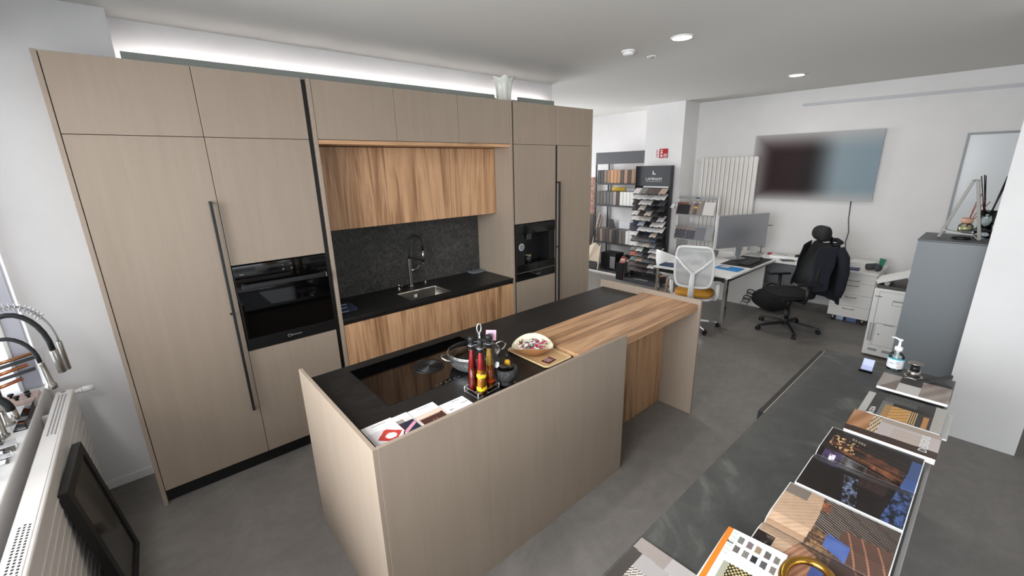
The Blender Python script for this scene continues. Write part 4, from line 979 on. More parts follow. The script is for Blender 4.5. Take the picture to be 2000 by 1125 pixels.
# ================================================================== left window side: radiator, picture frame, tap display
M_rad = mat('radiator_enamel', (228, 224, 220), 0.3, 0.0, 0.5)
t = thing('panel_radiator', 'long white panel radiator under the left window', 'radiator', (0.01, -0.65, 0.10))
RY0, RY1 = -1.75, 0.33
bm = new(); box(bm, -0.040, 0.022, RY0, RY1, 0.10, 0.842, 0.004); part(t, 'body', bm, M_rad)
bm = new(); box(bm, 0.0225, 0.043, RY0, RY1, 0.10, 0.848, 0.010, seg=3); part(t, 'front_plate', bm, M_rad)
for k in range(11):
    z = 0.745 - 0.06 * k
    bm = new()
    slab(bm, [(0.0425, RY0 + .05, z - .004), (0.0425, RY1 - .03, z - .004), (0.0425, RY1 - .03, z + .004), (0.0425, RY0 + .05, z + .004)], (0.0035, 0, 0)); part(t, 'ridge', bm, M_rad)
bm = new(); box(bm, -0.034, 0.030, RY0 + .01, RY1 - .01, 0.8425, 0.850, 0.003); gr = part(t, 'top_grille', bm, M_rad)
bm = new()
for y0, y1 in ((-0.30, 0.27), (-1.70, -1.06)):
    n = int((y1 - y0) / 0.017)
    for i in range(n):
        for j in range(3):
            y = y0 + i * 0.017 + (0.0085 if j == 1 else 0); x = -0.012 + j * 0.014
            box(bm, x - .0035, x + .0035, y - .0045, y + .0045, 0.8502, 0.8505)
o = part(t, 'grille_slots', bm, M_black, gr); o['kind'] = 'stuff'
bm = new(); lathe(bm, [(0.011, 0.8505), (0.011, 0.853)], (0.0, 0.295, 0), 16, capt=True); part(t, 'air_vent_plug', bm, M_steel)
bm = new(); cyl(bm, (0.01, RY1, 0.80), (0.03, RY1 + .05, 0.80), 0.012, n=14); cyl(bm, (0.03, RY1 + .045, 0.80), (0.055, RY1 + .055, 0.80), 0.014, n=14); vb = part(t, 'valve_body', bm, M_white)
bm = new(); cyl(bm, (0.055, RY1 + .055, 0.80), (0.066, RY1 + .058, 0.80), 0.017, 0.018, 20); cyl(bm, (0.069, RY1 + .058, 0.80), (0.125, RY1 + .068, 0.80), 0.020, 0.0185, 22); part(t, 'thermostat_head', bm, M_white, vb)
bm = new(); cyl(bm, (0.0, RY1 - .001, 0.80), (-0.02, RY1 + .14, 0.80), 0.008, n=10); part(t, 'supply_pipe', bm, M_white)
bm = new(); cyl(bm, (0.01, RY1 - .01, 0.10), (0.02, RY1 + .13, 0.03), 0.009, n=10); cyl(bm, (0.02, RY1 + .13, 0.045), (0.02, RY1 + .13, 0.0), 0.012, n=12); part(t, 'return_pipe', bm, M_steel)
for y in (-1.5, 0.1):
    bm = new(); box(bm, -0.083, -0.0405, y - .02, y + .02, 0.15, 0.80); part(t, 'bracket', bm, M_rad)
# black picture frame leaning on the radiator
t = thing('picture_frame', 'large black framed dark glazed panel leaning on the radiator', 'frame', (0.16, -0.53, 0))
B = Vector((0.182, -0.268, 0.003)); Wd = Vector((-0.016, -0.49, 0)); U = (Vector((0.092, -0.295, 0.765)) - B); N = Wd.cross(U).normalized()
if N.x < 0: N = -N
def fr(a, c, d): return B + Wd * a + U * c + N * d
def bar(bm, a0, a1, c0, c1, d0, d1): slab(bm, [fr(a0, c0, d0), fr(a1, c0, d0), fr(a1, c1, d0), fr(a0, c1, d0)], N * (d1 - d0))
T = -.035
for a in ((0, .11, 0, 1), (.89, 1, 0, 1), (.1105, .8895, 0, .07), (.1105, .8895, .93, 1)):
    bm = new(); bar(bm, *a, T, 0); part(t, 'frame_bar', bm, M_black)
bm = new(); bar(bm, .1105, .8895, .0705, .9295, T + .004, -.012); part(t, 'backing', bm, mat('frame_backing', (30, 31, 31), 0.6))
bm = new(); bar(bm, .1105, .8895, .0705, .9295, -.010, -.007); part(t, 'glazing', bm, mat('dark_glazing', (52, 53, 51), 0.12, 0.0, 0.5))
# display taps on the sill
SZ = 0.8705
def display_tap(name, label, yb, pts, r, head, hmat, hr, group='display taps on the window sill'):
    x0, z0 = -0.17, SZ
    t = thing(name, label, 'tap', (x0, yb, z0), group=group)
    bm = new(); lathe(bm, [(.026, z0), (.026, z0 + .01), (.019, z0 + .014), (.019, z0 + .15), (.015, z0 + .155)], (x0, yb, 0), 20, capt=True); part(t, 'column', bm, M_steel)
    bm = new(); tube(bm, [(x0, yb - .018, z0 + .09), (x0, yb - .05, z0 + .10), (x0 - .01, yb - .085, z0 + .12)], .005, 8); part(t, 'lever', bm, M_steel)
    bm = new(); tube(bm, [(x0, yb, z0 + .15)] + pts, r, 14); part(t, 'hose', bm, hmat)
    bm = new(); lathe(bm, hr, head, 24, axis=(0.06, 0, -1), capt=True); part(t, 'spray_head', bm, M_steel)
    return t
def archpts(x0, x1, yb, ztop, zend, zs, n=14):
    cx = (x0 + x1) / 2; rx = (x1 - x0) / 2
    return [(x0, yb, zs)] + [(cx - rx * cos(pi * i / n), yb, zs + (ztop - zs) * sin(pi * i / n) if i <= n / 2 else zend + (ztop - zend) * sin(pi * i / n)) for i in range(1, n)] + [(x1, yb, zend)]
t1 = display_tap('display_tap', 'tap with thick black hose and wide steel head on the sill, nearest the corner', -0.06, archpts(-0.17, 0.069, -0.06, 1.448, 1.225, 1.30), .0125, (0.070, -0.06, 1.222), M_rubber, [(.015, 0), (.0175, .004), (.0185, .13), (.014, .134)])
t2 = display_tap('display_tap', 'tap with slim black hose and flared steel spray head on the sill', -0.21, archpts(-0.17, 0.034, -0.21, 1.366, 1.215, 1.25), .0095, (0.035, -0.21, 1.212), M_rubber, [(.0125, 0), (.0135, .012), (.0125, .016), (.014, .03), (.017, .12), (.024, .128), (.024, .15), (.020, .153)])
t3 = display_tap('display_tap', 'small dark bent tap spout on the sill, at the picture edge', -0.68, archpts(-0.17, -0.013, -0.68, 1.255, 1.17, 1.18), .015, (-0.013, -0.68, 1.168), M_blackmetal, [(.0155, 0), (.0155, .045), (.012, .047)])
# spring tap behind the first one
t = thing('spring_tap', 'steel spring coil tap arching above the black hoses', 'tap', (-0.19, 0.02, SZ), group='display taps on the window sill')
yb = 0.02
bm = new(); lathe(bm, [(.026, SZ), (.026, SZ + .01), (.018, SZ + .014), (.018, SZ + .22)], (-0.19, yb, 0), 20, capt=True); part(t, 'column', bm, M_steel)
path = [Vector(p) for p in [(-0.19, yb, SZ + .22)] + archpts(-0.19, 0.088, yb, 1.475, 1.24, 1.32, 24)]
bm = new(); tube(bm, path, .006, 8); part(t, 'inner_hose', bm, M_grey)
cum = [0]
for a, c in zip(path, path[1:]): cum.append(cum[-1] + (c - a).length)
pts = []; turns = 34; n = turns * 10; end = cum[-1] * .80
for i in range(n + 1):
    s = end * i / n; j = max(k for k in range(len(cum)) if cum[k] <= s + 1e-9); j = min(j, len(path) - 2)
    f = (s - cum[j]) / (cum[j + 1] - cum[j]); c = path[j].lerp(path[j + 1], f); d = (path[j + 1] - path[j]).normalized()
    q = 2 * pi * turns * i / n; n1 = Vector((0, 1, 0)); n2 = d.cross(n1)
    pts.append(c + n1 * (.019 * cos(q)) + n2 * (.019 * sin(q)))
bm = new(); tube(bm, pts, .0026, 5); part(t, 'spring', bm, M_chrome)
bm = new(); lathe(bm, [(.010, 0), (.012, .01), (.012, .17), (.008, .174)], (0.089, yb, 1.245), 20, axis=(0.02, 0, -1), capt=True); part(t, 'spray_head', bm, M_steel)
# stand of pull handles, acrylic sheets, pink tray, acrylic blocks
t = thing('handle_display', 'stepped clear display rail with three bronze pull handles on the sill', 'display', (-0.2, 0.33, SZ))
bm = new(); slab(bm, [(-0.34, 0.36, SZ), (0.0 - .10, 0.36, SZ), (-0.012, 0.36, 1.136), (-0.34, 0.36, 1.10)], (0, .004, 0)); part(t, 'acrylic_sheet', bm, M_acrylic)
M_bronze = mat('bronze_handle', (176, 128, 92), 0.25, 0.9); M_copper = mat('copper_handle', (206, 132, 92), 0.25, 0.9)
for (xa, za, xb, zb_, mm) in ((-0.34, 1.075, -0.069, 1.122, M_bronze), (-0.34, 1.005, -0.102, 1.060, M_copper), (-0.34, .93, -0.141, .982, M_copper)):
    bm = new(); cyl(bm, (xa, .325, za), (xb, .325, zb_), .010, n=12); cyl(bm, (xb - .04, .325, zb_ - .008), (xb - .04, .357, zb_ - .012), .006, n=8); cyl(bm, (xa + .05, .325, za + .008), (xa + .05, .357, za + .006), .006, n=8); part(t, 'pull_handle', bm, mm)
for dz in (-.045, -.115):
    bm = new(); slab(bm, [(-0.34, .345, 1.08 + dz), (-0.05 + dz * .3, .345, 1.125 + dz), (-0.05 + dz * .3, .345, 1.145 + dz), (-0.34, .345, 1.10 + dz)], (0, .006, 0)); part(t, 'grey_rail', bm, MATS['dark_chrome'])
t = thing('knob_tray', 'pale pink board with small dark knobs on the sill', 'display', (-0.17, 0.26, SZ))
bm = new(); box(bm, -0.27, -0.092, 0.19, 0.32, SZ + .0005, SZ + .024, .002); part(t, 'board', bm, mat('pink_board', (222, 196, 186), 0.5))
for x, y in ((-.24, .23), (-.20, .28), (-.17, .22), (-.135, .27), (-.125, .225)):
    bm = new(); lathe(bm, [(.008, SZ + .0242), (.007, SZ + .034), (.014, SZ + .040), (.013, SZ + .048), (.008, SZ + .05)], (x, y, 0), 16, capt=True); part(t, 'knob', bm, M_blackmetal)
t = thing('acrylic_tray', 'flat clear acrylic box at the sill edge', 'display', (-0.115, -0.01, SZ))
bm = new(); box(bm, -0.138, -0.088, -0.19, 0.17, SZ + .0005, SZ + .006); part(t, 'base', bm, M_acrylic)
bm = new(); box(bm, -0.092, -0.088, -0.19, 0.17, SZ + .0062, SZ + .04); box(bm, -0.138, -0.0925, -0.19, -0.186, SZ + .0062, SZ + .04); box(bm, -0.138, -0.0925, 0.166, 0.17, SZ + .0062, SZ + .04); part(t, 'rim', bm, M_acrylic)
for k, (y, x) in enumerate(((-.27, -.20), (-.38, -.145), (-.50, -.15))):
    bm = new(); box(bm, x - .045, x + .045, y - .04, y + .04, SZ + .0005, SZ + .03, .003); solo('acrylic_block', f'clear acrylic block on the sill, {ORD[k]} from the acrylic box', 'block', bm, M_acrylic, 'clear blocks on the sill')

# ================================================================== far end: shelving with sample panels
M_anth = mat('anthracite_metal', (72, 73, 77), 0.5); M_anthdk = mat('anthracite_dark', (46, 47, 50), 0.5)
t = thing('sample_shelving', 'anthracite shelving with a wide header by the far wall', 'shelving', (7.86, 1.70, 0))
SYa, SYb = 1.09, 2.28
bm = new(); box(bm, 7.69, 7.71, SYa, SYb, 2.14, 2.36, .002); part(t, 'header', bm, M_anth)
for x, y in ((7.70, 2.265), (7.70, 1.105), (8.03, 2.20), (8.03, 1.105)):
    bm = new(); box(bm, x - .0125, x + .0125, y - .0125, y + .0125, 0, 2.138 if x < 8 else 2.20); part(t, 'upright', bm, M_anthdk)
SHZ = (1.745, 1.325, 0.575, 0.05)
for z in SHZ:
    bm = new(); box(bm, 7.675, 8.045, SYa + .03, SYb - .03, z, z + .03, .001); part(t, 'shelf', bm, M_anthdk)
def nm(c):
    r, g, b_ = c; l = (r + g + b_) / 3; s = max(c) - min(c)
    if l > 205: return 'white'
    if l < 52: return 'black'
    if b_ > r + 8: return 'dark blue' if l < 100 else 'grey-blue'
    if g > r + 5: return 'greenish'
    if r > g + 50: return 'orange-red' if l > 90 else 'dark red'
    if s < 16: return 'dark grey' if l < 90 else ('grey' if l < 160 else 'light grey')
    return 'dark brown' if l < 80 else ('grey-brown' if s < 40 and l < 140 else ('wood brown' if l < 165 else 'beige'))
panel_rows = [
    (SHZ[0] + .0305, .25, 2.235, .0788, [(44, 40, 38), (40, 37, 35), (120, 100, 86), (150, 112, 80), (196, 146, 96), (188, 138, 92), (176, 128, 88), (64, 54, 46), (170, 130, 104), (58, 50, 42), (160, 116, 76), (150, 138, 132), (62, 72, 92), (40, 56, 78)], 'upper'),
    (SHZ[1] + .0305, .26, 2.235, .0788, [(84, 76, 64), (78, 70, 60), (94, 94, 92), (84, 82, 80), (104, 102, 98), (160, 150, 142), (66, 42, 40), (226, 224, 216), (230, 228, 220), (232, 230, 222), (226, 226, 222), (120, 140, 156), (70, 98, 118), (224, 224, 222)], 'middle'),
    (SHZ[2] + .0305, .26, 2.215, .0780, [(84, 76, 72), (150, 128, 116), (92, 82, 76), (84, 74, 68), (116, 104, 96), (58, 56, 56), (52, 52, 54), (112, 104, 96), (108, 98, 90), (232, 230, 228), (228, 226, 224), (54, 54, 56), (160, 152, 146), (100, 96, 92)], 'lower'),
]
for z, h, ys, w, cols, lv in panel_rows:
    proto = None
    for k, c in enumerate(cols):
        y1 = ys - w * k; y0 = y1 - w * .93
        bm = new(); box(bm, 7.70, 7.98, y0, y1, z, z + h, .003)
        solo('colour_sample', f'{nm(c)} upright sample, {ORD[k]} from the left, {lv} row of the far shelving', 'sample', bm, mat('sample_%d_%d_%d' % c, c, 0.45), 'upright samples on the far shelving')
def boxthing(name, label, cat, a, c, b=.002, group=None):
    bm = new(); box(bm, *a, b); return solo(name, label, cat, bm, mat('col_%d_%d_%d' % c, c, 0.5), group)
boxthing('sample_board', 'bright yellow board standing behind the middle row of sample panels', 'board', (7.985, 8.0, 1.76, 2.08, SHZ[1] + .0305, SHZ[1] + .36), (238, 196, 20))
boxthing('sample_board', 'pale grey board behind the middle row, right of the yellow board', 'board', (7.985, 8.0, 1.45, 1.74, SHZ[1] + .0305, SHZ[1] + .35), (222, 222, 224))
boxthing('sample_board', 'black board behind the middle row, close to the tile stand', 'board', (7.985, 8.0, 1.12, 1.42, SHZ[1] + .0305, SHZ[1] + .36), (28, 28, 30))
boxthing('sample_board', 'slate board standing behind the lower row of sample panels', 'board', (7.985, 8.0, 1.22, 1.60, SHZ[2] + .0305, SHZ[2] + .42), (66, 68, 74))
boxthing('sample_board', 'white board behind the lower row, left of the slate board', 'board', (7.985, 8.0, 1.62, 1.87, SHZ[2] + .0305, SHZ[2] + .44), (226, 226, 228))
bm = new(); slab(bm, [(7.996, 2.13, SHZ[2] + .031), (7.996, 1.88, SHZ[2] + .031), (7.996, 2.02, SHZ[2] + .46), (7.996, 2.13, SHZ[2] + .46)], (-.012, 0, 0)); solo('sample_board', 'dark slant-cut board behind the lower row at its left end', 'board', bm, mat('col_52_52_56', (52, 52, 56), .5))
# bottom level clutter
boxthing('sample_box', 'black sample box on the bottom shelf of the far shelving', 'box', (7.70, 7.98, 1.72, 2.08, SHZ[3] + .0305, SHZ[3] + .33), (34, 34, 36))
boxthing('speckled_sample', 'speckled stone sample leaning on the black box, bottom shelf', 'sample', (7.68, 7.695, 1.72, 1.84, SHZ[3] + .0305, SHZ[3] + .27), (150, 150, 150))
for k, c in enumerate(((176, 160, 150), (196, 184, 172), (150, 130, 118), (206, 196, 186), (120, 110, 104))):
    boxthing('small_sample', f'{nm(c)} small sample upright on the bottom shelf, {ORD[k]} of five', 'sample', (7.70, 7.86, 1.55 - .045 * k, 1.59 - .045 * k, SHZ[3] + .0305, SHZ[3] + .24), c, .001, 'small samples on the bottom shelf')
bm = new(); box(bm, 7.87, 7.96, 1.12, 1.62, SHZ[3] + .0305, SHZ[3] + .30); solo('sample_box', 'dark flat case behind the small samples on the bottom shelf', 'box', bm, M_black)
# leaning boards at the left of the shelving
t = thing('brick_sample', 'tall narrow board of small pinkish brick slips by the far wall', 'sample', (8.0, 2.60, 1.11))
bm = new(); box(bm, 7.96, 8.0, 2.505, 2.70, 1.11, 1.88); part(t, 'board', bm, mat('mortar_grey', (196, 180, 170), .8))
for r in range(15):
    for k in range(2):
        y0 = 2.508 + k * .096 + (.03 if r % 2 and k == 0 else 0); y1 = 2.508 + (k + 1) * .096 - .008 - (.0 if r % 2 else .02)
        bm = new(); box(bm, 7.952, 7.9595, y0, y1, 1.115 + r * .051, 1.115 + r * .051 + .043, .001); part(t, 'brick', bm, mat('brick_%d' % (r % 3), ((176, 112, 96), (190, 130, 112), (164, 102, 90))[r % 3], .8))
boxthing('brick_sample_stand', 'dark wooden trestle under the brick slip board', 'stand', (7.94, 8.0, 2.49, 2.72, 0.0, 1.108), (66, 54, 46))
for k, (y, c) in enumerate(((2.46, (198, 184, 168)), (2.43, (120, 96, 78)), (2.40, (176, 150, 128)))):
    bm = new(); slab(bm, [(7.72, y + .02, 0.0), (7.72, y, 0.0), (7.98, y - .10, 1.15 - .04 * k), (7.98, y - .08, 1.15 - .04 * k)], (.02, 0, 0)); solo('leaning_plank', f'{nm(c)} plank leaning on the far wall, {ORD[k]} from the left', 'plank', bm, mat('plank_%d' % k, c, .5), 'leaning planks')
bm = new(); slab(bm, [(7.565, 2.33, .16), (7.565, 2.06, .16), (7.63, 2.07, .50), (7.63, 2.19, .58), (7.63, 2.33, .50)], (.02, 0, 0)); t = thing('floor_sample', 'pale oak board with slanted top, standing at the end of the kitchen run', 'board', (7.60, 2.19, 0)); part(t, 'oak_face', bm, mat('pale_oak', (226, 208, 184), .5))
bm = new(); slab(bm, [(7.55, 2.34, .0), (7.55, 2.08, .0), (7.564, 2.08, .19), (7.564, 2.34, .19)], (.012, 0, 0)); part(t, 'grey_foot', bm, M_anth)
bm = new(); slab(bm, [(7.535, 2.058, .0), (7.535, 2.035, .0), (7.622, 2.035, .54), (7.622, 2.058, .54)], (.035, 0, 0)); part(t, 'side_batten', bm, mat('pale_batten', (216, 200, 182), .5))
boxthing('floor_board', 'thin white board lying on the floor before the shelving', 'board', (7.42, 7.50, 1.50, 2.28, 0.0, .03), (226, 220, 214))
boxthing('floor_board', 'dark board lying on the floor behind the white one', 'board', (7.505, 7.64, 1.44, 2.02, 0.0, .05), (52, 52, 54))
# black bin of samples
t = thing('sample_bin', 'tall black open box of colour chips beside the tile stand', 'bin', (7.34, 1.31, 0))
bm = new(); z1 = .335
for a in ((7.26, 7.265, 1.235, 1.385), (7.415, 7.42, 1.235, 1.385), (7.2655, 7.4145, 1.235, 1.24), (7.2655, 7.4145, 1.38, 1.385)): box(bm, *a, 0.0, z1)
box(bm, 7.2655, 7.4145, 1.2405, 1.3795, 0, .01); part(t, 'box', bm, M_black)
for k, (c, lb) in enumerate((((196, 120, 110), 'salmon'), ((226, 200, 180), 'cream'), ((150, 60, 60), 'dark red'))):
    bm = new(); M = Matrix.Translation((7.30 + .035 * k, 1.30 + .015 * (k - 1), .20 + .035 * k)) @ Matrix.Rotation(.12 * (k - 1), 4, 'X') @ Matrix.Rotation(.06, 4, 'Y'); box(bm, -.004, .004, -.05, .05, -.18, .17, .001, M=M); solo('colour_chip', f'{lb} colour chip sticking out of the black bin', 'sample', bm, mat('chip_%d' % k, c, .5), 'colour chips in the bin')

# ------------------------------------------------------------------ dark stand of tile samples
t = thing('tile_stand', 'tall dark grey sample stand with sixteen sloping tile shelves', 'stand', (7.35, 0.80, 0))
TY0, TY1 = 0.47, 1.125
bm = new(); box(bm, 7.40, 7.43, TY0, TY1, 1.75, 2.09, .002); hdr = part(t, 'header', bm, M_anth)
bm = new(); box(bm, 7.43, 7.45, TY0, TY1, 0.05, 2.088); part(t, 'back_board', bm, M_anthdk)
for y in (TY0 - .012, TY1 - .002):
    bm = new(); box(bm, 7.36, 7.45, y, y + .012, 0.05, 2.09); part(t, 'side_frame', bm, M_anthdk)
bm = new(); slab(bm, [(7.24, .53, 0), (7.45, .53, 0), (7.45, .53, .10), (7.24, .53, .055)], (0, .68, 0)); bs = part(t, 'base', bm, M_anth)
off = t.location
text('brand_lettering', 'LAMINAM', .070, (7.3985, .795, 1.868), (0, -1, 0), (0, 0, 1), M_white, hdr, off, .001)
bm = new(); box(bm, 7.398, 7.3995, .65, .94, 1.826, 1.830); part(t, 'lettering_underline', bm, M_white, hdr)
bm = new(); box(bm, 7.398, 7.3995, .805, .822, 1.945, 2.005); box(bm, 7.398, 7.3995, .765, .8045, 1.945, 1.962); part(t, 'emblem', bm, M_white, hdr)
text('base_lettering', 'L LAMINAM', .055, (7.31, .88, .0715), (0, -1, 0), (.977, 0, .209), M_white, bs, off, .001)
Wt, G1, G2, D1, BK, CR = (232, 228, 224), (150, 148, 146), (110, 108, 106), (64, 62, 62), (34, 34, 36), (214, 202, 190)
rows = [
 [(226, 214, 212), (132, 132, 128), (98, 86, 80), (90, 78, 72), (184, 162, 146)], [Wt, Wt, (206, 206, 204), Wt, (224, 220, 216)], [(70, 60, 52), Wt, (224, 220, 216), (44, 44, 46), (78, 78, 82)],
 [D1, CR, (62, 64, 70), BK, (58, 58, 62)], [Wt, (74, 68, 62), CR, D1, BK], [Wt, CR, (196, 190, 184), (60, 60, 62), (206, 200, 198)], [(52, 58, 74), (172, 178, 190), BK, (222, 216, 210), Wt],
 [(66, 70, 80), Wt, Wt, (222, 222, 224), Wt], [Wt, BK, (42, 50, 64), (212, 194, 178), D1], [(118, 112, 108), (112, 112, 112), (116, 116, 118), (84, 96, 106), BK], [Wt, (176, 174, 172), CR, (140, 140, 142), (62, 60, 62)],
 [(136, 132, 130), (228, 226, 222), (52, 54, 54), (214, 212, 214), Wt], [(188, 108, 86), (122, 122, 122), (64, 64, 66), (212, 200, 192), (206, 204, 204)], [(112, 130, 126), (190, 160, 136), (120, 124, 124), (104, 102, 102), (92, 80, 74)],
 [(100, 88, 84), (92, 82, 78), (88, 76, 74), Wt, (96, 84, 80)], [(98, 86, 82), (100, 88, 84), (78, 66, 68), (112, 110, 112), (70, 64, 62)]]
TW = (TY1 - TY0 - .03) / 5
for r, cols in enumerate(rows):
    zb_ = 1.625 - r * .0925
    bm = new(); slab(bm, [(7.262, TY0 + .012, zb_ - .016), (7.262, TY0 + .012, zb_ - .006), (7.40, TY0 + .012, zb_ + .098), (7.40, TY0 + .012, zb_ + .088)], (0, TY1 - TY0 - .024, 0)); sh = part(t, 'tile_shelf', bm, M_anthdk)
    for k in range(5):
        yc = TY1 - .015 - TW * (k + .5)
        bm = new(); box(bm, 7.250, 7.2612, yc - .016, yc + .016, zb_ - .016, zb_ + .006); part(t, 'clip', bm, M_anthdk, sh)
        c = cols[k]
        y1 = TY1 - .015 - TW * k; y0 = y1 - TW + .004
        bm = new(); slab(bm, [(7.262, y0, zb_ - .0045), (7.262, y0, zb_ + .0035), (7.378, y0, zb_ + .091), (7.378, y0, zb_ + .083)], (0, y1 - y0, 0))
        solo('sample_tile', f'{nm(c)} sample tile, {ORD[k]} from left in {ORD[r]} row of the tile stand', 'sample', bm, mat('tile_%d_%d_%d' % c, c, 0.4), 'sample tiles on the dark stand')
bm = new(); box(bm, 7.385, 7.395, .50, .98, 1.727, 1.748); solo('card_strip', 'white strip at the top of the tile rows, under the stand header', 'strip', bm, M_white)
# fire extinguisher sign on the pillar
t = thing('fire_sign', 'red fire extinguisher sign on the white pillar', 'sign', (7.525, .76, 2.29))
M_red = mat('sign_red', (176, 26, 34), .4)
bm = new(); box(bm, 7.524, 7.529, .640, .795, 2.216, 2.366); part(t, 'red_plate', bm, M_red)
bm = new(); box(bm, 7.524, 7.529, .80, .872, 2.216, 2.366); wp = part(t, 'white_plate', bm, M_white)
bm = new(); box(bm, 7.5225, 7.5235, .735, .770, 2.232, 2.315, .0004); box(bm, 7.5225, 7.5235, .743, .762, 2.32, 2.335); box(bm, 7.5225, 7.5235, .725, .785, 2.338, 2.346); part(t, 'extinguisher_symbol', bm, M_white)
bm = new(); box(bm, 7.5222, 7.5224, .742, .763, 2.265, 2.295); part(t, 'symbol_label', bm, M_red)
bm = new()
for k in range(3): slab(bm, [(7.5225, .712 - .022 * k, 2.225), (7.5225, .704 - .022 * k, 2.225), (7.5225, .695 - .022 * k, 2.285), (7.5225, .705 - .022 * k, 2.285)], (.001, 0, 0))
part(t, 'flame_symbol', bm, M_white)
bm = new()
for k in range(6): box(bm, 7.5225, 7.5235, .815 + .003 * (k % 2), .858, 2.23 + .022 * k, 2.24 + .022 * k)
o = part(t, 'red_text_lines', bm, M_red, wp); o['kind'] = 'stuff'

# ================================================================== office corner
t = thing('column_radiator', 'tall white column radiator on the far wall', 'radiator', (7.96, -.2, .5))
for k in range(13):
    y = .225 - .0705 * k
    bm = new(); box(bm, 7.93, 7.985, y - .032, y + .032, .52, 2.20, .012, seg=2); part(t, 'column', bm, M_rad)
for z in (.56, 2.15):
    bm = new(); cyl(bm, (7.957, .26, z), (7.957, -.66, z), .014, n=10); part(t, 'header_pipe', bm, M_rad)
bm = new(); cyl(bm, (7.957, .262, 2.16), (7.957, .33, 2.16), .018, n=14); part(t, 'valve', bm, M_white)
# wall screen: a blurred dark red picture fading to grey-blue
ty0, ty1, tz0, tz1 = -2.085, -0.55, 1.555, 2.50
t = thing('wall_screen', 'large wall screen with a blurred dark red and grey-blue picture', 'screen', (8.02, -1.3, tz0))
def wall_pt(y, z, d=.06): return (wx(y) - d, y, z)
bm = new(); slab(bm, [wall_pt(ty1, tz0, .012), wall_pt(ty0, tz0, .012), wall_pt(ty0, tz1, .012), wall_pt(ty1, tz1, .012)], (-.03, 0, 0)); part(t, 'housing', bm, mat('screen_frame', (168, 172, 176), .3))
def scr(u, v):
    def g(a, b_, s): return math.exp(-((u - a) / s) ** 2 * .5) if b_ is None else 0
    sm = lambda e0, e1, x: max(0, min(1, (x - e0) / (e1 - e0))) ** 2 * (3 - 2 * max(0, min(1, (x - e0) / (e1 - e0))))
    edge = min(sm(-.04, .20, u), sm(-.05, .20, v), sm(-.08, .30, 1 - v))
    dark = 1 - sm(.46, .74, u); red = 1 - sm(.30, .62, u)
    base = (150 - 14 * u, 160 - 6 * u, 164)
    dk = (40 + 12 * red, 39 - 1 * red, 39 + 1 * red)
    c = [base[i] * (1 - dark) + dk[i] * dark for i in range(3)]
    return tuple(c[i] * edge + (186, 184, 184)[i] * (1 - edge) for i in range(3))
picture('display', lambda u, v: wall_pt(ty1 + (ty0 - ty1) * u, tz0 + (tz1 - tz0) * v, .0435), scr, 90, 56, t, t.location, M_screen)
bm = new(); tube(bm, [wall_pt(-1.86, 1.555, .02), wall_pt(-1.87, 1.3, .018), wall_pt(-1.90, 1.12, .022), wall_pt(-1.885, .98, .018), wall_pt(-1.92, .72, .02)], .006, 8); solo('screen_cable', 'dark cable hanging from the wall screen down to the desk', 'cable', bm, MATS['spout_grey'])
bm = new(); slab(bm, [wall_pt(-1.10, 2.87, 0), wall_pt(-3.6, 2.85, 0), wall_pt(-3.6, 2.885, 0), wall_pt(-1.10, 2.905, 0)], (-.018, 0, 0)); o = struct('trim_4', bm, mat('trunking_grey', (196, 196, 200), .5))
t = thing('whiteboard', 'silver framed whiteboard on the far wall behind the grey cabinet', 'whiteboard', (8.15, -3.2, 1.0))
bm = new(); slab(bm, [wall_pt(-2.86, 1.0, .002), wall_pt(-3.75, 1.0, .002), wall_pt(-3.75, 2.37, .002), wall_pt(-2.86, 2.37, .002)], (-.012, 0, 0)); part(t, 'board', bm, mat('board_white', (216, 220, 222), .25))
for a in ((-2.845, -2.87, .98, 2.39), (-3.74, -3.765, .98, 2.39), (-2.8705, -3.7395, .98, 1.005), (-2.8705, -3.7395, 2.365, 2.39)):
    bm = new(); slab(bm, [wall_pt(a[0], a[2], .002), wall_pt(a[1], a[2], .002), wall_pt(a[1], a[3], .002), wall_pt(a[0], a[3], .002)], (-.022, 0, 0)); part(t, 'frame_bar', bm, M_grey)
# desks
M_desk = mat('desk_white', (232, 230, 226), .4)
t = thing('glass_edge_desk', 'white desk with steel legs in front of the mesh chair', 'desk', (6.6, -.7, 0))
bm = new(); slab(bm, [(5.965, -1.222, .716), (7.40, -1.255, .716), (7.40, -.195, .716), (5.895, -.195, .716)], (0, 0, .024)); part(t, 'desk_top', bm, M_desk)
bm = new(); box(bm, 5.93, 5.955, -1.19, -.22, .66, .714); box(bm, 5.96, 7.35, -1.19, -1.165, .67, .714); part(t, 'under_frame', bm, M_blackmetal)
for x, y in ((5.935, -1.185), (5.935, -.25)):
    bm = new(); box(bm, x - .03, x + .03, y - .018, y + .018, 0, .715, .003); part(t, 'leg', bm, M_chrome)
bm = new(); box(bm, 7.33, 7.36, -1.15, -.25, 0, .715); part(t, 'leg_panel', bm, M_desk)
t = thing('wall_desk', 'white desk along the far wall carrying papers', 'desk', (7.75, -1.3, 0))
bm = new(); slab(bm, [(7.42, -2.42, .695), (8.13, -2.42, .695), (7.98, .0, .695), (7.42, .0, .695)], (0, 0, .022)); part(t, 'desk_top', bm, M_desk)
bm = new(); box(bm, 7.45, 8.0, -.72, -.70, 0, .694); part(t, 'side_panel', bm, M_desk)
bm = new(); box(bm, 7.93, 7.945, -1.94, -.722, .25, .694); part(t, 'modesty_panel', bm, M_grey)
t = thing('drawer_unit', 'white four-drawer pedestal between black chair and copier', 'cabinet', (7.7, -2.17, 0))
bm = new(); box(bm, 7.471, 7.98, -2.40, -1.96, .075, .690); part(t, 'carcass', bm, M_desk)
dz = [(.08, .235), (.238, .395), (.398, .555), (.558, .625)]
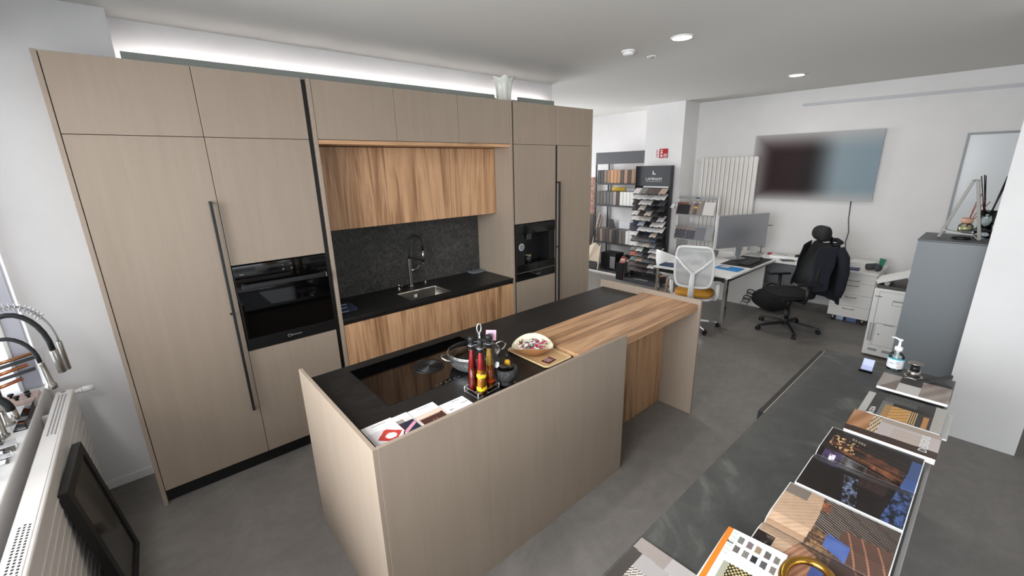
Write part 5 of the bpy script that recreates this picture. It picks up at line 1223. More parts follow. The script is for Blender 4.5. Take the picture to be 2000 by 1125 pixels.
for a, c in dz:
    bm = new(); box(bm, 7.452, 7.47, -2.40, -1.96, a, c, .002); d = part(t, 'drawer', bm, M_desk)
    zc = c - .03 if c - a > .1 else (a + c) / 2
    bm = new(); tube(bm, [(7.452, -2.24, zc), (7.436, -2.235, zc - .004), (7.432, -2.18, zc - .006), (7.436, -2.125, zc - .004), (7.452, -2.12, zc)], .006, 8); part(t, 'handle', bm, M_steel, d)
bm = new(); cyl(bm, (7.452, -1.99, .538), (7.446, -1.99, .538), .009, n=12); part(t, 'lock', bm, M_blackmetal)
for x in (7.50, 7.93):
    for y in (-2.34, -2.02):
        bm = new(); cyl(bm, (x, y, 0), (x, y, .0745), .014, n=10); part(t, 'leg', bm, M_steel)
boxthing('ink_carton', 'blue and white carton under the drawer pedestal, left one', 'box', (7.55, 7.70, -2.13, -2.05, 0, .05), (176, 190, 210), .001, 'cartons under the pedestal')
boxthing('ink_carton', 'blue and white carton under the drawer pedestal, right one', 'box', (7.55, 7.70, -2.27, -2.16, 0, .05), (96, 120, 170), .001, 'cartons under the pedestal')
# ------------------------------------------------------------------ monitor, mat, keyboard and things on the desks
DZ = 0.7405
mR = Vector((7.43, -1.08, 0)); md = Vector((-.89, .456, 0)).normalized(); mn = Vector((-md.y, md.x, 0))
if mn.y > 0: mn = -mn
t = thing('computer_monitor', 'large computer monitor with a plain dim grey screen on the white desk', 'monitor', (mR.x + md.x * .42, mR.y + md.y * .42, DZ + .0045))
def mp(a, z, d=0): p = mR + md * a + mn * d; return (p.x, p.y, z)
bm = new(); slab(bm, [mp(0, .93), mp(.85, .93), mp(.85, 1.40), mp(0, 1.40)], -mn * .025); part(t, 'housing', bm, M_grey)
picture('display', lambda u, v: mp(.84 - .83 * u, .94 + .45 * v, .001), lambda u, v: tuple(q + 26 * u - 24 * math.exp(-((u - .45) ** 2 + (v - .4) ** 2) * 9) for q in (132, 132, 136)), 40, 24, t, t.location, M_screen)
bm = new(); slab(bm, [mp(.38, .80, -.03), mp(.48, .80, -.03), mp(.48, 1.1, -.03), mp(.38, 1.1, -.03)], -mn * .03); part(t, 'stand_neck', bm, M_grey)
bm = new(); slab(bm, [mp(.30, DZ + .0045, -.02), mp(.56, DZ + .0045, -.02), mp(.56, DZ + .0045, -.16), mp(.30, DZ + .0045, -.16)], (0, 0, .008)); slab(bm, [mp(.40, DZ + .0125, -.03), mp(.46, DZ + .0125, -.03), mp(.46, .80, -.03), mp(.40, .80, -.03)], -mn * .025); part(t, 'stand_foot', bm, M_grey)
bm = new(); box(bm, 6.62, 7.40, -1.215, -.80, DZ, DZ + .004, .001); solo('desk_mat', 'large black desk mat at the front edge of the white desk', 'mat', bm, mat('mat_black', (24, 24, 25), .6))
t = thing('keyboard', 'black keyboard lying on the desk mat', 'keyboard', (6.93, -1.07, DZ + .0045))
bm = new(); box(bm, 6.70, 7.16, -1.15, -1.0, DZ + .0045, DZ + .018, .003); part(t, 'body', bm, M_black)
bm = new()
for i in range(16):
    for j in range(5): box(bm, 6.712 + i * .0275, 6.735 + i * .0275, -1.142 + j * .028, -1.118 + j * .028, DZ + .0185, DZ + .024)
o = part(t, 'keys', bm, mat('key_grey', (52, 53, 55), .5)); o['kind'] = 'stuff'
bm = new(); r = bmesh.ops.create_uvsphere(bm, u_segments=16, v_segments=8, radius=1, matrix=Matrix.Translation((7.27, -1.10, DZ + .0045)) @ Matrix.Diagonal((.05, .032, .032, 1)))
bmesh.ops.delete(bm, geom=[v for v in bm.verts if v.co.z < DZ + .004], context='VERTS'); smooth(solo('mouse', 'black mouse on the desk mat right of the keyboard', 'mouse', bm, M_black))
t = thing('blue_folder', 'bright blue booklet on the desk corner near the steel leg', 'folder', (6.40, -1.0, DZ))
bm = new(); slab(bm, [(6.315, -.845, DZ), (6.27, -1.165, DZ), (6.50, -1.172, DZ), (6.545, -.86, DZ)], (0, 0, .008)); part(t, 'cover', bm, mat('folder_blue', (30, 128, 196), .4))
bm = new(); slab(bm, [(6.40, -.88, DZ + .0083), (6.385, -.99, DZ + .0083), (6.50, -1.0, DZ + .0083), (6.515, -.89, DZ + .0083)], (0, 0, .0006)); part(t, 'cover_picture', bm, mat('folder_print', (206, 190, 178), .4))
def paper(x0, x1, y0, y1, z0, z1, rot, label, c=(236, 236, 234), name='paper_stack', cat='papers', group=None):
    bm = new(); box(bm, -(x1 - x0) / 2, (x1 - x0) / 2, -(y1 - y0) / 2, (y1 - y0) / 2, z0, z1, .0005, M=Matrix.Translation(((x0 + x1) / 2, (y0 + y1) / 2, 0)) @ Matrix.Rotation(rot, 4, 'Z'))
    return solo(name, label, cat, bm, mat('col_%d_%d_%d' % c, c, .5), group)
paper(5.96, 6.15, -.54, -.24, DZ, DZ + .02, .1, 'dark blue folder on the desk in front of the tub chair', (44, 62, 92), 'folder', 'folder')
t = thing('drinking_glass', 'small glass with pale drink on the desk behind the blue booklet', 'glass', (6.62, -.62, DZ))
bm = new(); lathe(bm, [(.028, DZ), (.033, DZ + .09), (.031, DZ + .09), (.026, DZ + .004)], (6.62, -.62, 0), 20, capt=True); part(t, 'glass', bm, M_clear)
bm = new(); lathe(bm, [(.0255, DZ + .005), (.028, DZ + .05)], (6.62, -.62, 0), 18, capt=True); part(t, 'drink', bm, mat('drink', (206, 200, 150), .2))
paper(6.32, 6.50, -.62, -.52, DZ, DZ + .035, .1, 'small black box on the desk between chair and glass', (40, 42, 46), 'black_box', 'box')
paper(6.20, 6.50, -.46, -.25, DZ, DZ + .06, .2, 'white stack of boxes on the desk behind the mesh chair', (222, 222, 224), 'box_stack', 'box')
paper(6.95, 7.30, -.52, -.28, DZ, DZ + .05, .3, 'dark grey binder lying open under the monitor', (84, 86, 90), 'binder', 'binder')
paper(7.02, 7.18, -.46, -.34, DZ + .0525, DZ + .056, .3, 'white sheet lying on the dark grey binder', (232, 232, 230), 'paper_sheet')
WD = 0.7175
paper(7.52, 7.86, -.62, -.30, WD, WD + .03, .2, 'low pile of papers at the left end of the wall desk')
paper(7.57, 7.80, -.93, -.74, WD, WD + .012, -.10, 'flat laptop-grey folder on the wall desk by the screen', (176, 178, 180), 'folder', 'folder')
paper(7.50, 7.78, -1.22, -1.0, WD, WD + .008, .3, 'loose white sheets on the wall desk behind the desk mat')
for k, (x, y, c, lb) in enumerate(((7.62, -1.38, (236, 236, 236), 'near'), (7.68, -1.36, (228, 228, 228), 'far'))):
    bm = new(); cyl(bm, (x, y + .28, WD + .021), (x + .02, y - .30, WD + .021), .02, n=14); solo('paper_roll', f'white paper roll on the wall desk left of the black chair, {lb} one', 'roll', bm, mat('roll_%d' % c[0], c, .5), 'paper rolls')
for (x, y, c, s, lb, nmx) in ((7.86, -1.02, (176, 40, 60), .022, 'small red ball on the wall desk near the desk lamp', 'red_ball'), (7.84, -1.42, (26, 26, 28), .035, 'small black cushion-shaped pouch on the wall desk', 'black_pouch'), (7.88, -1.58, (84, 82, 72), .035, 'olive pouch on the wall desk beside the black pouch', 'olive_pouch')):
    bm = new(); bmesh.ops.create_uvsphere(bm, u_segments=14, v_segments=8, radius=1, matrix=Matrix.Translation((x, y, WD + s * .8)) @ Matrix.Diagonal((s * 1.2, s * 1.6, s * .8, 1))); smooth(solo(nmx, lb, 'pouch' if 'pouch' in nmx else 'ball', bm, mat('col_%d_%d_%d' % c, c, .5)))
t = thing('desk_lamp', 'slim steel desk lamp standing on the wall desk left of the black chair', 'lamp', (7.88, -.88, WD))
bm = new(); lathe(bm, [(.05, WD), (.05, WD + .012)], (7.88, -.88, 0), 20, capt=True); part(t, 'base', bm, M_steel)
bm = new(); cyl(bm, (7.88, -.88, WD + .012), (7.88, -.88, 1.16), .008, n=10); part(t, 'stem', bm, M_steel)
bm = new(); box(bm, 7.85, 7.91, -1.0, -.82, 1.16, 1.175, .003); part(t, 'head', bm, M_steel)
bm = new(); box(bm, 7.86, 7.90, -.93, -.83, WD + .10, WD + .112, .002); part(t, 'shelf', bm, M_steel)
paper(7.56, 7.84, -2.0, -1.74, WD, WD + .07, .1, 'pile of white papers on the wall desk right of the black chair')
bm = new(); box(bm, -.13, .13, -.15, .15, 0, .003, M=Matrix.Translation((7.70, -1.87, WD + .098)) @ Matrix.Rotation(.16, 4, 'X')); solo('paper_sheet', 'curled white sheet on top of the pile behind the jacket', 'papers', bm, M_paper)
paper(7.72, 8.0, -2.30, -2.04, WD, WD + .06, -.05, 'thick white paper stack on the wall desk above the pedestal')
paper(7.46, 7.62, -2.20, -2.09, WD + .0005, WD + .014, .1, 'navy notebook on the wall desk above the pedestal', (34, 52, 92), 'notebook', 'notebook')
paper(7.445, 7.66, -2.34, -2.20, WD - .0215 - .05, WD - .023, 0, 'red folder tucked under the edge of the wall desk', (150, 24, 30), 'folder', 'folder') if False else None
bm = new(); slab(bm, [(7.80, -2.36, WD), (7.66, -2.40, WD), (7.78, -2.42, WD + .13), (7.84, -2.36, WD + .13)], (.03, .02, 0)); solo('green_box', 'green box tipped up at the right end of the wall desk', 'box', bm, mat('box_green', (24, 120, 96), .5))
bm = new(); tube(bm, [(7.60, -2.26, WD + .045), (7.66, -2.34, WD + .05), (7.58, -2.38, WD + .045)], .042, 12); o = smooth(solo('dark_bag', 'dark grey pouch in front of the green box', 'pouch', bm, mat('pouch_grey', (66, 68, 72), .7)))
for k, (x0, x1, y0, y1, h, r_, c, lb, n_, ct) in enumerate((
    (6.98, 7.18, -.20 - .24, -.21, .004, .2, (238, 238, 236), 'loose white sheet behind the monitor on the white desk', 'paper_sheet', 'papers'),
    (7.44, 7.54, -.98, -.84, .02, .1, (214, 214, 212), 'small grey-white pad at the left of the paper rolls', 'note_pad', 'pad'),
    (7.81, 7.96, -1.24, -1.10, .014, -.1, (200, 200, 202), 'light grey notebook behind the loose sheets on the wall desk', 'notebook', 'notebook'),
    (7.50, 7.60, -1.44, -1.28, .012, .6, (60, 62, 66), 'dark pencil case on the wall desk beside the rolls', 'pencil_case', 'case'),
    (7.47, 7.70, -2.02, -1.80, .006, .25, (244, 244, 244), 'white form lying in front of the paper pile by the jacket', 'paper_sheet', 'papers'))):
    z0 = WD if x0 > 7.41 else DZ
    if ct == 'papers' and x0 > 7.46: x0, x1 = 7.43, 7.55
    paper(x0, x1, y0, y1, z0 + .0003, z0 + h, r_ if ct != 'papers' or x0 < 7.4 else 0, lb, c, n_, ct)
# literature stand behind the desk
t = thing('literature_stand', 'slim silver literature stand with sloping magazine shelves', 'stand', (7.45, 0.02, 0))
LX = 7.40; La, Lb = .335, -.325
for y in (La, Lb):
    bm = new(); cyl(bm, (LX + .06, y, 0.02), (LX + .06, y, 1.60), .012, n=12); part(t, 'post', bm, M_white)
bm = new(); box(bm, LX + .045, LX + .075, Lb, La, 1.555, 1.59, .003); tb = part(t, 'top_bar', bm, M_grey)
bm = new(); box(bm, LX + .043, LX + .0448, -.03, .03, 1.562, 1.582); part(t, 'bar_badge', bm, mat('badge_blue', (40, 70, 110), .5), tb)
bm = new(); box(bm, LX - .12, LX + .2, Lb - .01, La + .01, 0, .02, .003); part(t, 'foot', bm, M_grey)
for zt in (1.53, 1.13, .73):
    bm = new(); slab(bm, [(LX - .02, La - .02, zt - .22), (LX - .02, Lb + .02, zt - .22), (LX + .05, Lb + .02, zt), (LX + .05, La - .02, zt)], (.004, 0, 0)); part(t, 'sloping_shelf', bm, M_acrylic if zt > 1.5 else M_grey)
    bm = new(); box(bm, LX - .06, LX - .018, Lb + .02, La - .02, zt - .235, zt - .222); part(t, 'shelf_lip', bm, M_grey)
def leafmag(y0, y1, z0, z1, c, label, fn=None, dx=0.0, name='magazine'):
    a = lambda z, zt: LX - .02 + .07 * (z - (zt - .22)) / .22
    zt = z0 + .22
    tt = thing(name, label, 'magazine', (LX, (y0 + y1) / 2, z0), group='magazines on the literature stand')
    xs_ = (LX - .026 - dx, LX - .026 - dx + .07 * (z1 - z0) / .22)
    bm = new(); slab(bm, [(xs_[0], y1, z0), (xs_[0], y0, z0), (xs_[1], y0, z1), (xs_[1], y1, z1)], (.005, 0, 0)); part(tt, 'pages', bm, mat('col_%d_%d_%d' % c, c, .4))
    if fn: picture('cover_print', lambda u, v: (xs_[0] - .0006 + (xs_[1] - xs_[0]) * v, y1 + (y0 - y1) * u, z0 + (z1 - z0) * v), fn, 34, 40, tt, tt.location)
    return tt, xs_
leafmag(.14, .33, 1.312, 1.50, (120, 82, 70), 'red-brown magazine at the back of the top literature shelf')
leafmag(.10, .31, 1.312, 1.465, (30, 30, 32), 'black magazine in front on the top literature shelf', None, .008)
def life(u, v):
    if .36 < u < .66:
        if ((u - .5) / .16) ** 2 + ((v - .52) / .08) ** 2 < 1: return (200, 160, 100)
        return (96, 88, 84)
    return (140, 126, 116)
tt, xs_ = leafmag(-.10, .11, 1.312, 1.525, (140, 126, 116), 'grey-brown lifestyle magazine, middle of the top literature shelf', life, .004)
text('title', 'LIFESTYLE', .034, (xs_[1] - .010, .005, 1.503), (0, -1, 0), (.30, 0, .95), M_white, tt, tt.location, .0003)
leafmag(-.30, -.12, 1.312, 1.51, (206, 202, 198), 'pale catalogue at the right of the top literature shelf')
def photo(u, v):
    n = sin(u * 23) * sin(v * 19 + u * 5)
    if v > .72: return (150, 136, 132)
    return (86 + 50 * n, 84 + 46 * n, 92 + 40 * n)
leafmag(.14, .33, .912, 1.11, (150, 136, 132), 'interior photo magazine on the second literature shelf, left', photo)
leafmag(-.02, .13, .912, 1.10, (160, 146, 138), 'beige photo magazine on the second literature shelf, middle', photo)
leafmag(-.18, -.03, .912, 1.10, (120, 120, 124), 'grey magazine on the second literature shelf, right')
t = thing('clamp_lamp', 'white clamp lamp on the left post of the literature stand', 'lamp', (7.40, .36, 1.40))
bm = new(); cyl(bm, (7.44, .345, 1.47), (7.43, .352, 1.40), .018, n=14); part(t, 'clamp', bm, M_whiteplastic)
bm = new(); lathe(bm, [(.016, 0), (.03, .02), (.042, .085), (.040, .085), (.02, .01)], (7.42, .40, 1.475), 20, axis=(-.1, .25, -1), capt=True); part(t, 'shade', bm, M_whiteplastic)
bm = new(); tube(bm, [(7.43, .355, 1.44), (7.42, .40, 1.475)], .006, 8); tube(bm, [(7.43, .345, 1.40), (7.42, .30, 1.27)], .007, 8); part(t, 'arm', bm, M_whiteplastic)

# ------------------------------------------------------------------ chairs
def caster(root, x, y, ang, m1, m2, r=.028):
    M = Matrix.Translation((x, y, 0)) @ Matrix.Rotation(ang, 4, 'Z')
    bm = new()
    for s in (-1, 1): cyl(bm, M @ Vector((s * .006, 0, r)), M @ Vector((s * .024, 0, r)), r, n=16)
    c = part(root, 'caster', bm, m1, local=True)
    bm = new(); cyl(bm, M @ Vector((0, 0, r)), M @ Vector((0, 0, r * 2 + .02)), .008, n=8); box(bm, -.005, .005, -.02, .02, r * .9, r * 2.1, .002, M=M); part(root, 'caster_fork', bm, m2, c, local=True)
def starbase(root, R_, z, mm, rot=0.0, hub=.035, w0=.028, w1=.017, zt=.03):
    bm = new(); lathe(bm, [(hub, z - .03), (hub, z + .03), (hub * .8, z + .05)], n=20, capt=True); part(root, 'base_hub', bm, mm, local=True)
    for k in range(5):
        a = rot + 2 * pi * k / 5; d = Vector((cos(a), sin(a), 0)); nn = Vector((-d.y, d.x, 0))
        bm = new(); rg = []
        for s, w, h, zz in ((.03, w0, .028, z), (.55 * R_, (w0 + w1) / 2, .022, z - zt * .4), (R_, w1, .016, z - zt)):
            c = d * s + Vector((0, 0, zz)); rg.append([c + nn * w + Vector((0, 0, -h / 2)), c + nn * w * .8 + Vector((0, 0, h / 2)), c - nn * w * .8 + Vector((0, 0, h / 2)), c - nn * w + Vector((0, 0, -h / 2))])
        loft(bm, rg, smooth_=False, cap0=True, cap1=True); part(root, 'base_arm', bm, mm, local=True)
        caster(root, d.x * R_, d.y * R_, a + .6 * k, M_rubber, M_black)
def cushion(root, name, w, d, h, z, m, y0=0.0, parent=None, round_=.45, sub=3):
    bm = new(); n = 9
    vs = []
    box(bm, -w / 2, w / 2, y0 - d / 2, y0 + d / 2, z, z + h)
    bmesh.ops.subdivide_edges(bm, edges=bm.edges[:], cuts=3, use_grid_fill=True)
    for v in bm.verts:
        fx, fy = v.co.x / (w / 2), (v.co.y - y0) / (d / 2)
        k = 1 - .16 * (fx * fx) * (fy * fy); v.co.x *= k; v.co.y = y0 + (v.co.y - y0) * k
        if v.co.z > z + h * .6: v.co.z -= h * .35 * max(fx * fx, fy * fy) ** 2
        else: v.co.z += h * .15 * max(fx * fx, fy * fy)
    o = part(root, name, bm, m, parent, local=True); smooth(o); mods(o, sub=2); return o

M_fab = mat('black_chair_fabric', (20, 21, 22), .85); M_chblk = mat('black_chair_plastic', (17, 17, 18), .5)
# black high-back office chair, local +y is its front
t = thing('office_chair', 'black high-back office chair with headrest and a dark jacket on it', 'chair', (6.64, -1.70, 0), radians(46))
starbase(t, .355, .10, M_chblk, rot=radians(22), zt=.035)
bm = new(); cyl(bm, (0, 0, .13), (0, 0, .28), .028, n=18); cyl(bm, (0, 0, .28), (0, 0, .42), .018, n=16); part(t, 'gas_lift', bm, M_chblk, local=True)
bm = new(); box(bm, -.10, .10, -.14, .12, .40, .45, .015); tube(bm, [(.10, .02, .42), (.26, .03, .41)], .008, 8); part(t, 'tilt_mechanism', bm, M_chblk, local=True)
cushion(t, 'seat', .52, .52, .11, .45, M_fab, .03)
for s in (-1, 1):
    bm = new(); tube(bm, [(s * .12, -.02, .43), (s * .27, -.02, .44), (s * .305, -.02, .50), (s * .305, -.02, .66)], .02, 10); a = part(t, 'armrest_post', bm, M_chblk, local=True)
    bm = new(); box(bm, s * .305 - .045, s * .305 + .045, -.14, .14, .665, .695, .014, seg=2); part(t, 'armrest_pad', bm, M_chblk, a, local=True)
def backsurf(u, v, th):   # u -1..1, v 0..1
    z = .55 + .58 * v; y = -.22 - .12 * v + .05 * sin(pi * v * 1.1) - .0
    w = .235 * (1 - .10 * v) * (.86 + .14 * sin(pi * min(1, v * 1.4)))
    return Vector((u * w, y + .055 * u * u + th, z))
def sheet(root, name, f, nu, nv, m, th, sub=1, parent=None):
    bm = new(); g = [[bm.verts.new(f(-1 + 2 * i / nu, j / nv)) for i in range(nu + 1)] for j in range(nv + 1)]
    for j in range(nv):
        for i in range(nu): bm.faces.new((g[j][i], g[j][i + 1], g[j + 1][i + 1], g[j + 1][i])).smooth = True
    o = part(root, name, bm, m, parent, local=True); mods(o, solid=th, sub=sub, off=0); return o
sheet(t, 'backrest', lambda u, v: backsurf(u, v, 0), 8, 10, M_fab, .045)
bm = new(); tube(bm, [(0, -.12, .42), (0, -.30, .46), (0, -.335, .70), (0, -.40, 1.0), (0, -.40, 1.13)], .022, 10); part(t, 'back_spine', bm, M_chblk, local=True)
bm = new(); tube(bm, [(0, -.40, 1.12), (0, -.385, 1.20), (0, -.33, 1.235)], .016, 8); part(t, 'headrest_arm', bm, M_chblk, local=True)
bm = new(); rg = []
for k in range(13):
    a = k / 12; x = -.145 + .29 * a; s = (1 - abs(2 * a - 1) ** 4) ** .5 if 0 < k < 12 else .05
    s = max(.25, s); rg.append([(x, -.285 + .035 * (2 * a - 1) ** 2 + .06 * s * cos(q), 1.25 + .095 * s * sin(q)) for q in [2 * pi * i / 16 for i in range(16)]])
loft(bm, rg, cap0=True, cap1=True); smooth(part(t, 'headrest', bm, M_fab, local=True))
# jacket hung over the back (its own thing)
j = thing('jacket', 'dark navy jacket hung over the back of the black office chair', 'jacket', (6.64, -1.70, 0), radians(46))
M_jac = mat('navy_jacket', (20, 23, 34), .9)
def jback(u, v):
    z = 1.13 - .72 * v; w = .22 + .05 * min(1, v * 4) + .02 * v
    fold = .012 * sin(u * 9 + v * 2) * min(1, v * 2)
    return Vector((u * w, -.455 + .11 * u * u * (1 - .3 * v) - .03 * v + fold, z - .05 * u * u * (1 - v)))
sheet(j, 'back', jback, 16, 16, M_jac, .02)
for s in (-1, 1):
    def jf(u, v, s=s):
        a = (u + 1) / 2; z = 1.135 - .55 * v - .04 * a
        return Vector((s * (.255 - .125 * a * (1 - .35 * v) + .02 * v), -.335 + .19 * a + .05 * v + .10 * v * (1 - a) * .3 + .008 * sin(v * 12 + a * 4), z))
    sheet(j, 'front_flap', jf, 6, 12, M_jac, .014)
    bm = new(); tube(bm, [(s * .21, -.37, 1.10), (s * .275, -.385, 1.0), (s * .30, -.40, .82), (s * .29, -.395, .62), (s * .275, -.385, .52)], [.045, .058, .055, .052, .045], 12); smooth(part(j, 'sleeve', bm, M_jac, local=True))
bm = new(); tube(bm, [(-.17, -.33, 1.13), (-.12, -.43, 1.155), (0, -.465, 1.165), (.12, -.43, 1.155), (.17, -.33, 1.13)], .026, 10); smooth(part(j, 'collar', bm, M_jac, local=True))
for k in range(3):
    bm = new(); cyl(bm, (-.15 + .01 * k, -.225 + .02 * k, 1.0 - .11 * k), (-.155 + .01 * k, -.215 + .02 * k, 1.0 - .11 * k), .009, n=10); part(j, 'button', bm, M_grey, local=True)

# white mesh chair with mustard seat
M_mesh = glass_mat('white_mesh', (.80, .80, .80), .6, 1.35)
nt = M_mesh.node_tree
d_ = nt.nodes.new('ShaderNodeBsdfDiffuse'); d_.inputs[0].default_value = rgb(214, 214, 214)
tr = nt.nodes.new('ShaderNodeBsdfTransparent'); mx = nt.nodes.new('ShaderNodeMixShader'); mx.inputs[0].default_value = .55
nt.links.new(tr.outputs[0], mx.inputs[1]); nt.links.new(d_.outputs[0], mx.inputs[2]); nt.links.new(mx.outputs[0], nt.nodes['Material Output'].inputs[0])
t = thing('mesh_chair', 'white mesh-back swivel chair with mustard seat behind the island end', 'chair', (5.90, -.80, 0), radians(-72))
starbase(t, .33, .095, M_chrome, rot=radians(20), zt=.03, w0=.02, w1=.013)
bm = new(); cyl(bm, (0, 0, .12), (0, 0, .26), .026, n=18); cyl(bm, (0, 0, .26), (0, 0, .41), .016, n=16); part(t, 'gas_lift', bm, M_chrome, local=True)
bm = new(); box(bm, -.11, .11, -.13, .12, .385, .42, .012); tube(bm, [(.08, .02, .40), (.24, .04, .385)], .007, 8); part(t, 'tilt_mechanism', bm, M_chblk, local=True)
bm = new(); loft(bm, [rrect(-.23, .23, -.22, .25, .10, .422), rrect(-.245, .245, -.235, .265, .11, .45)], cap0=True, cap1=True); part(t, 'seat_pan', bm, M_whiteplastic, local=True)
cushion(t, 'seat', .48, .49, .075, .4505, mat('mustard_fabric', (196, 138, 40), .8), .015)
for s in (-1, 1):
    bm = new(); tube(bm, [(s * .10, .0, .40), (s * .27, .0, .41), (s * .285, -.01, .47), (s * .285, -.02, .64)], [.018, .02, .024, .024], 10); a = part(t, 'armrest_post', bm, M_whiteplastic, local=True)
    bm = new(); box(bm, s * .285 - .04, s * .285 + .04, -.13, .11, .645, .67, .012, seg=2); part(t, 'armrest_pad', bm, M_grey, a, local=True)
def wb(u, v): return Vector((u * (.205 + .03 * sin(pi * v) - .01 * v), -.245 - .075 * v + .045 * sin(pi * v) + .035 * u * u, .60 + .53 * v))
fr_pts = [wb(u, 0) for u in (-.8, -.3, .3, .8)] + [wb(1, v) for v in (.06, .25, .5, .75, .94)] + [wb(u, 1) for u in (.8, .3, -.3, -.8)] + [wb(-1, v) for v in (.94, .75, .5, .25, .06)]
bm = new(); tube(bm, fr_pts, .018, 8, closed=True); o = smooth(part(t, 'back_frame', bm, M_whiteplastic, local=True)); mods(o, sub=1)
sheet(t, 'back_mesh', wb, 8, 8, M_mesh, .002, 0)
bm = new()
jn = wb(0, .38) + Vector((0, -.045, 0))
tube(bm, [(0, -.10, .41), (0, -.25, .44), (0, -.315, .56), jn], [.035, .04, .034, .028], 10)
for s in (-1, 1): tube(bm, [jn + Vector((0, 0, -.03)), jn.lerp(wb(s, .72), .5) + Vector((0, -.02, -.02)), wb(s * .97, .72) + Vector((0, -.01, 0))], [.024, .017, .013], 8)
tube(bm, [jn, wb(.0, .2) + Vector((0, -.06, 0))], .02, 8); smooth(part(t, 'y_spine', bm, M_whiteplastic, local=True))

# white tub chair with wooden legs
t = thing('tub_chair', 'white plastic tub chair with bent wooden legs by the tile stand', 'chair', (6.90, .075, 0), radians(-120))
def tub(a, h):   # a: angle, h: 0 bottom .. 1 rim
    r = .10 + .15 * min(1, h * 1.5) ** .7; hi = .36 + .19 * h + (.26 * h * h) * (.5 - .5 * cos(a)) ** .8
    return Vector((r * sin(a) * 1.02, r * cos(a), hi))
bm = new(); g = [[bm.verts.new(tub(2 * pi * i / 28, k / 8)) for i in range(28)] for k in range(9)]
for a, c in zip(g, g[1:]): skin(bm, a, c)
bm.faces.new(g[0][::-1]); o = smooth(part(t, 'shell', bm, M_whiteplastic, local=True)); mods(o, solid=.008, sub=1, off=1)
M_leg = mat('bent_oak', (176, 134, 96), .5)
for a in (pi / 4, 3 * pi / 4, 5 * pi / 4, 7 * pi / 4):
    d = Vector((cos(a), sin(a), 0)); bm = new(); tube(bm, [d * .04 + Vector((0, 0, .345)), d * .16 + Vector((0, 0, .335)), d * .20 + Vector((0, 0, .28)), d * .25], .016, 8); part(t, 'leg', bm, M_leg, local=True)
# bag under the desk
bm = new(); bmesh.ops.create_uvsphere(bm, u_segments=20, v_segments=12, radius=1, matrix=Matrix.Translation((7.30, -1.30, .17)) @ Matrix.Diagonal((.17, .26, .168, 1)))
for v in bm.verts: v.co.z = max(0.001, v.co.z); v.co.x += .02 * sin(v.co.y * 20)
t = thing('black_bag', 'black bag on the floor under the wall desk beside the office chair', 'bag', (7.30, -1.30, 0)); smooth(part(t, 'body', bm, M_fab))
bm = new(); tube(bm, arc((7.30, -1.30, .32), .09, 0, pi, 10, (0, 1, 0), (0, 0, 1)), .012, 8); part(t, 'handle', bm, M_fab)
for k in range(5):
    bm = new(); c = Vector((7.22 + .03 * (k % 2), -.96 - .02 * k, .05 + .05 * k)); tube(bm, [c + Vector((0, .05 * cos(a), .035 * sin(a))) for a in [2 * pi * i / 14 for i in range(14)]], .007, 6, closed=True); part(t, 'strap_loop', bm, M_black if k % 3 else M_steel)

# ------------------------------------------------------------------ copier
M_cop = mat('copier_white', (222, 221, 218), .45); M_cop2 = mat('copier_line', (70, 72, 76), .5)
KX, K0, K1 = 6.38, -3.10, -2.545
t = thing('office_copier', 'large white floor-standing copier between pedestal and grey cabinet', 'copier', (6.7, -2.82, 0))
bm = new(); box(bm, KX, 7.02, K0, K1, .02, .78, .012, seg=2); body = part(t, 'body', bm, M_cop)
bm = new(); box(bm, KX + .01, 7.0, K0 + .01, K1 - .01, .7805, .815, .004); part(t, 'dark_band', bm, mat('copier_dark', (66, 64, 60), .5))
bm = new(); box(bm, KX + .02, 7.0, K0 + .02, -2.80, .8155, .90, .006); part(t, 'scanner_arm', bm, M_cop)
bm = new(); box(bm, KX + .03, 7.0, K0 + .02, -2.78, .9005, .99, .01); part(t, 'document_feeder', bm, M_cop)
bm = new(); slab(bm, [(KX + .02, -2.555, .825), (KX + .30, -2.555, .825), (KX + .30, -2.80, .935), (KX + .02, -2.80, .935)], (0, .018, .035)); part(t, 'control_panel', bm, M_cop)
bm = new(); slab(bm, [(KX + .04, -2.572, .870), (KX + .28, -2.572, .870), (KX + .28, -2.78, .963), (KX + .04, -2.78, .963)], (0, .001, .003)); part(t, 'panel_screen', bm, mat('panel_screen', (186, 190, 192), .3))
bm = new(); cyl(bm, (KX + .03, -2.63, .835), (KX + .29, -2.63, .835), .022, n=14); part(t, 'hinge', bm, M_grey)
def kface(y0, y1, z0, z1, m, name, d=.003, parent=body):
    bm = new(); box(bm, KX - d, KX - .0002, y0, y1, z0, z1, .001); return part(t, name, bm, m, parent)
kface(K0 + .03, -2.595, .40, .745, M_cop, 'upper_cover'); kface(K0 + .03, -2.615, .145, .396, M_cop, 'lower_cover')
kface(-2.592, -2.553, .30, .745, M_cop, 'side_cover', .004)
for z in (.747, .142):
    kface(K0 + .02, -2.60, z, z + .002, M_cop2, 'seam', .0012)
kface(-2.5945, -2.5925, .13, .76, M_cop2, 'seam', .0012); kface(K0 + .03, -2.615, .397, .399, M_cop2, 'seam', .0045); kface(-2.618, -2.616, .145, .40, M_cop2, 'seam', .0045)
d = kface(-2.80, -2.71, .615, .672, M_grey, 'cover_grip', .006); kface(-2.795, -2.715, .62, .655, M_cop, 'grip_flap', .0075, d)
kface(-2.62, -2.56, .69, .697, M_cop2, 'side_seam', .006)
bm = new()
for k in range(17):
    for y in (-2.575, -2.600):
        box(bm, KX - .0062, KX - .0045, y - .009, y + .009, .185 + k * .0125, .190 + k * .0125)
o = part(t, 'vent_slots', bm, M_cop2, body); o['kind'] = 'stuff'
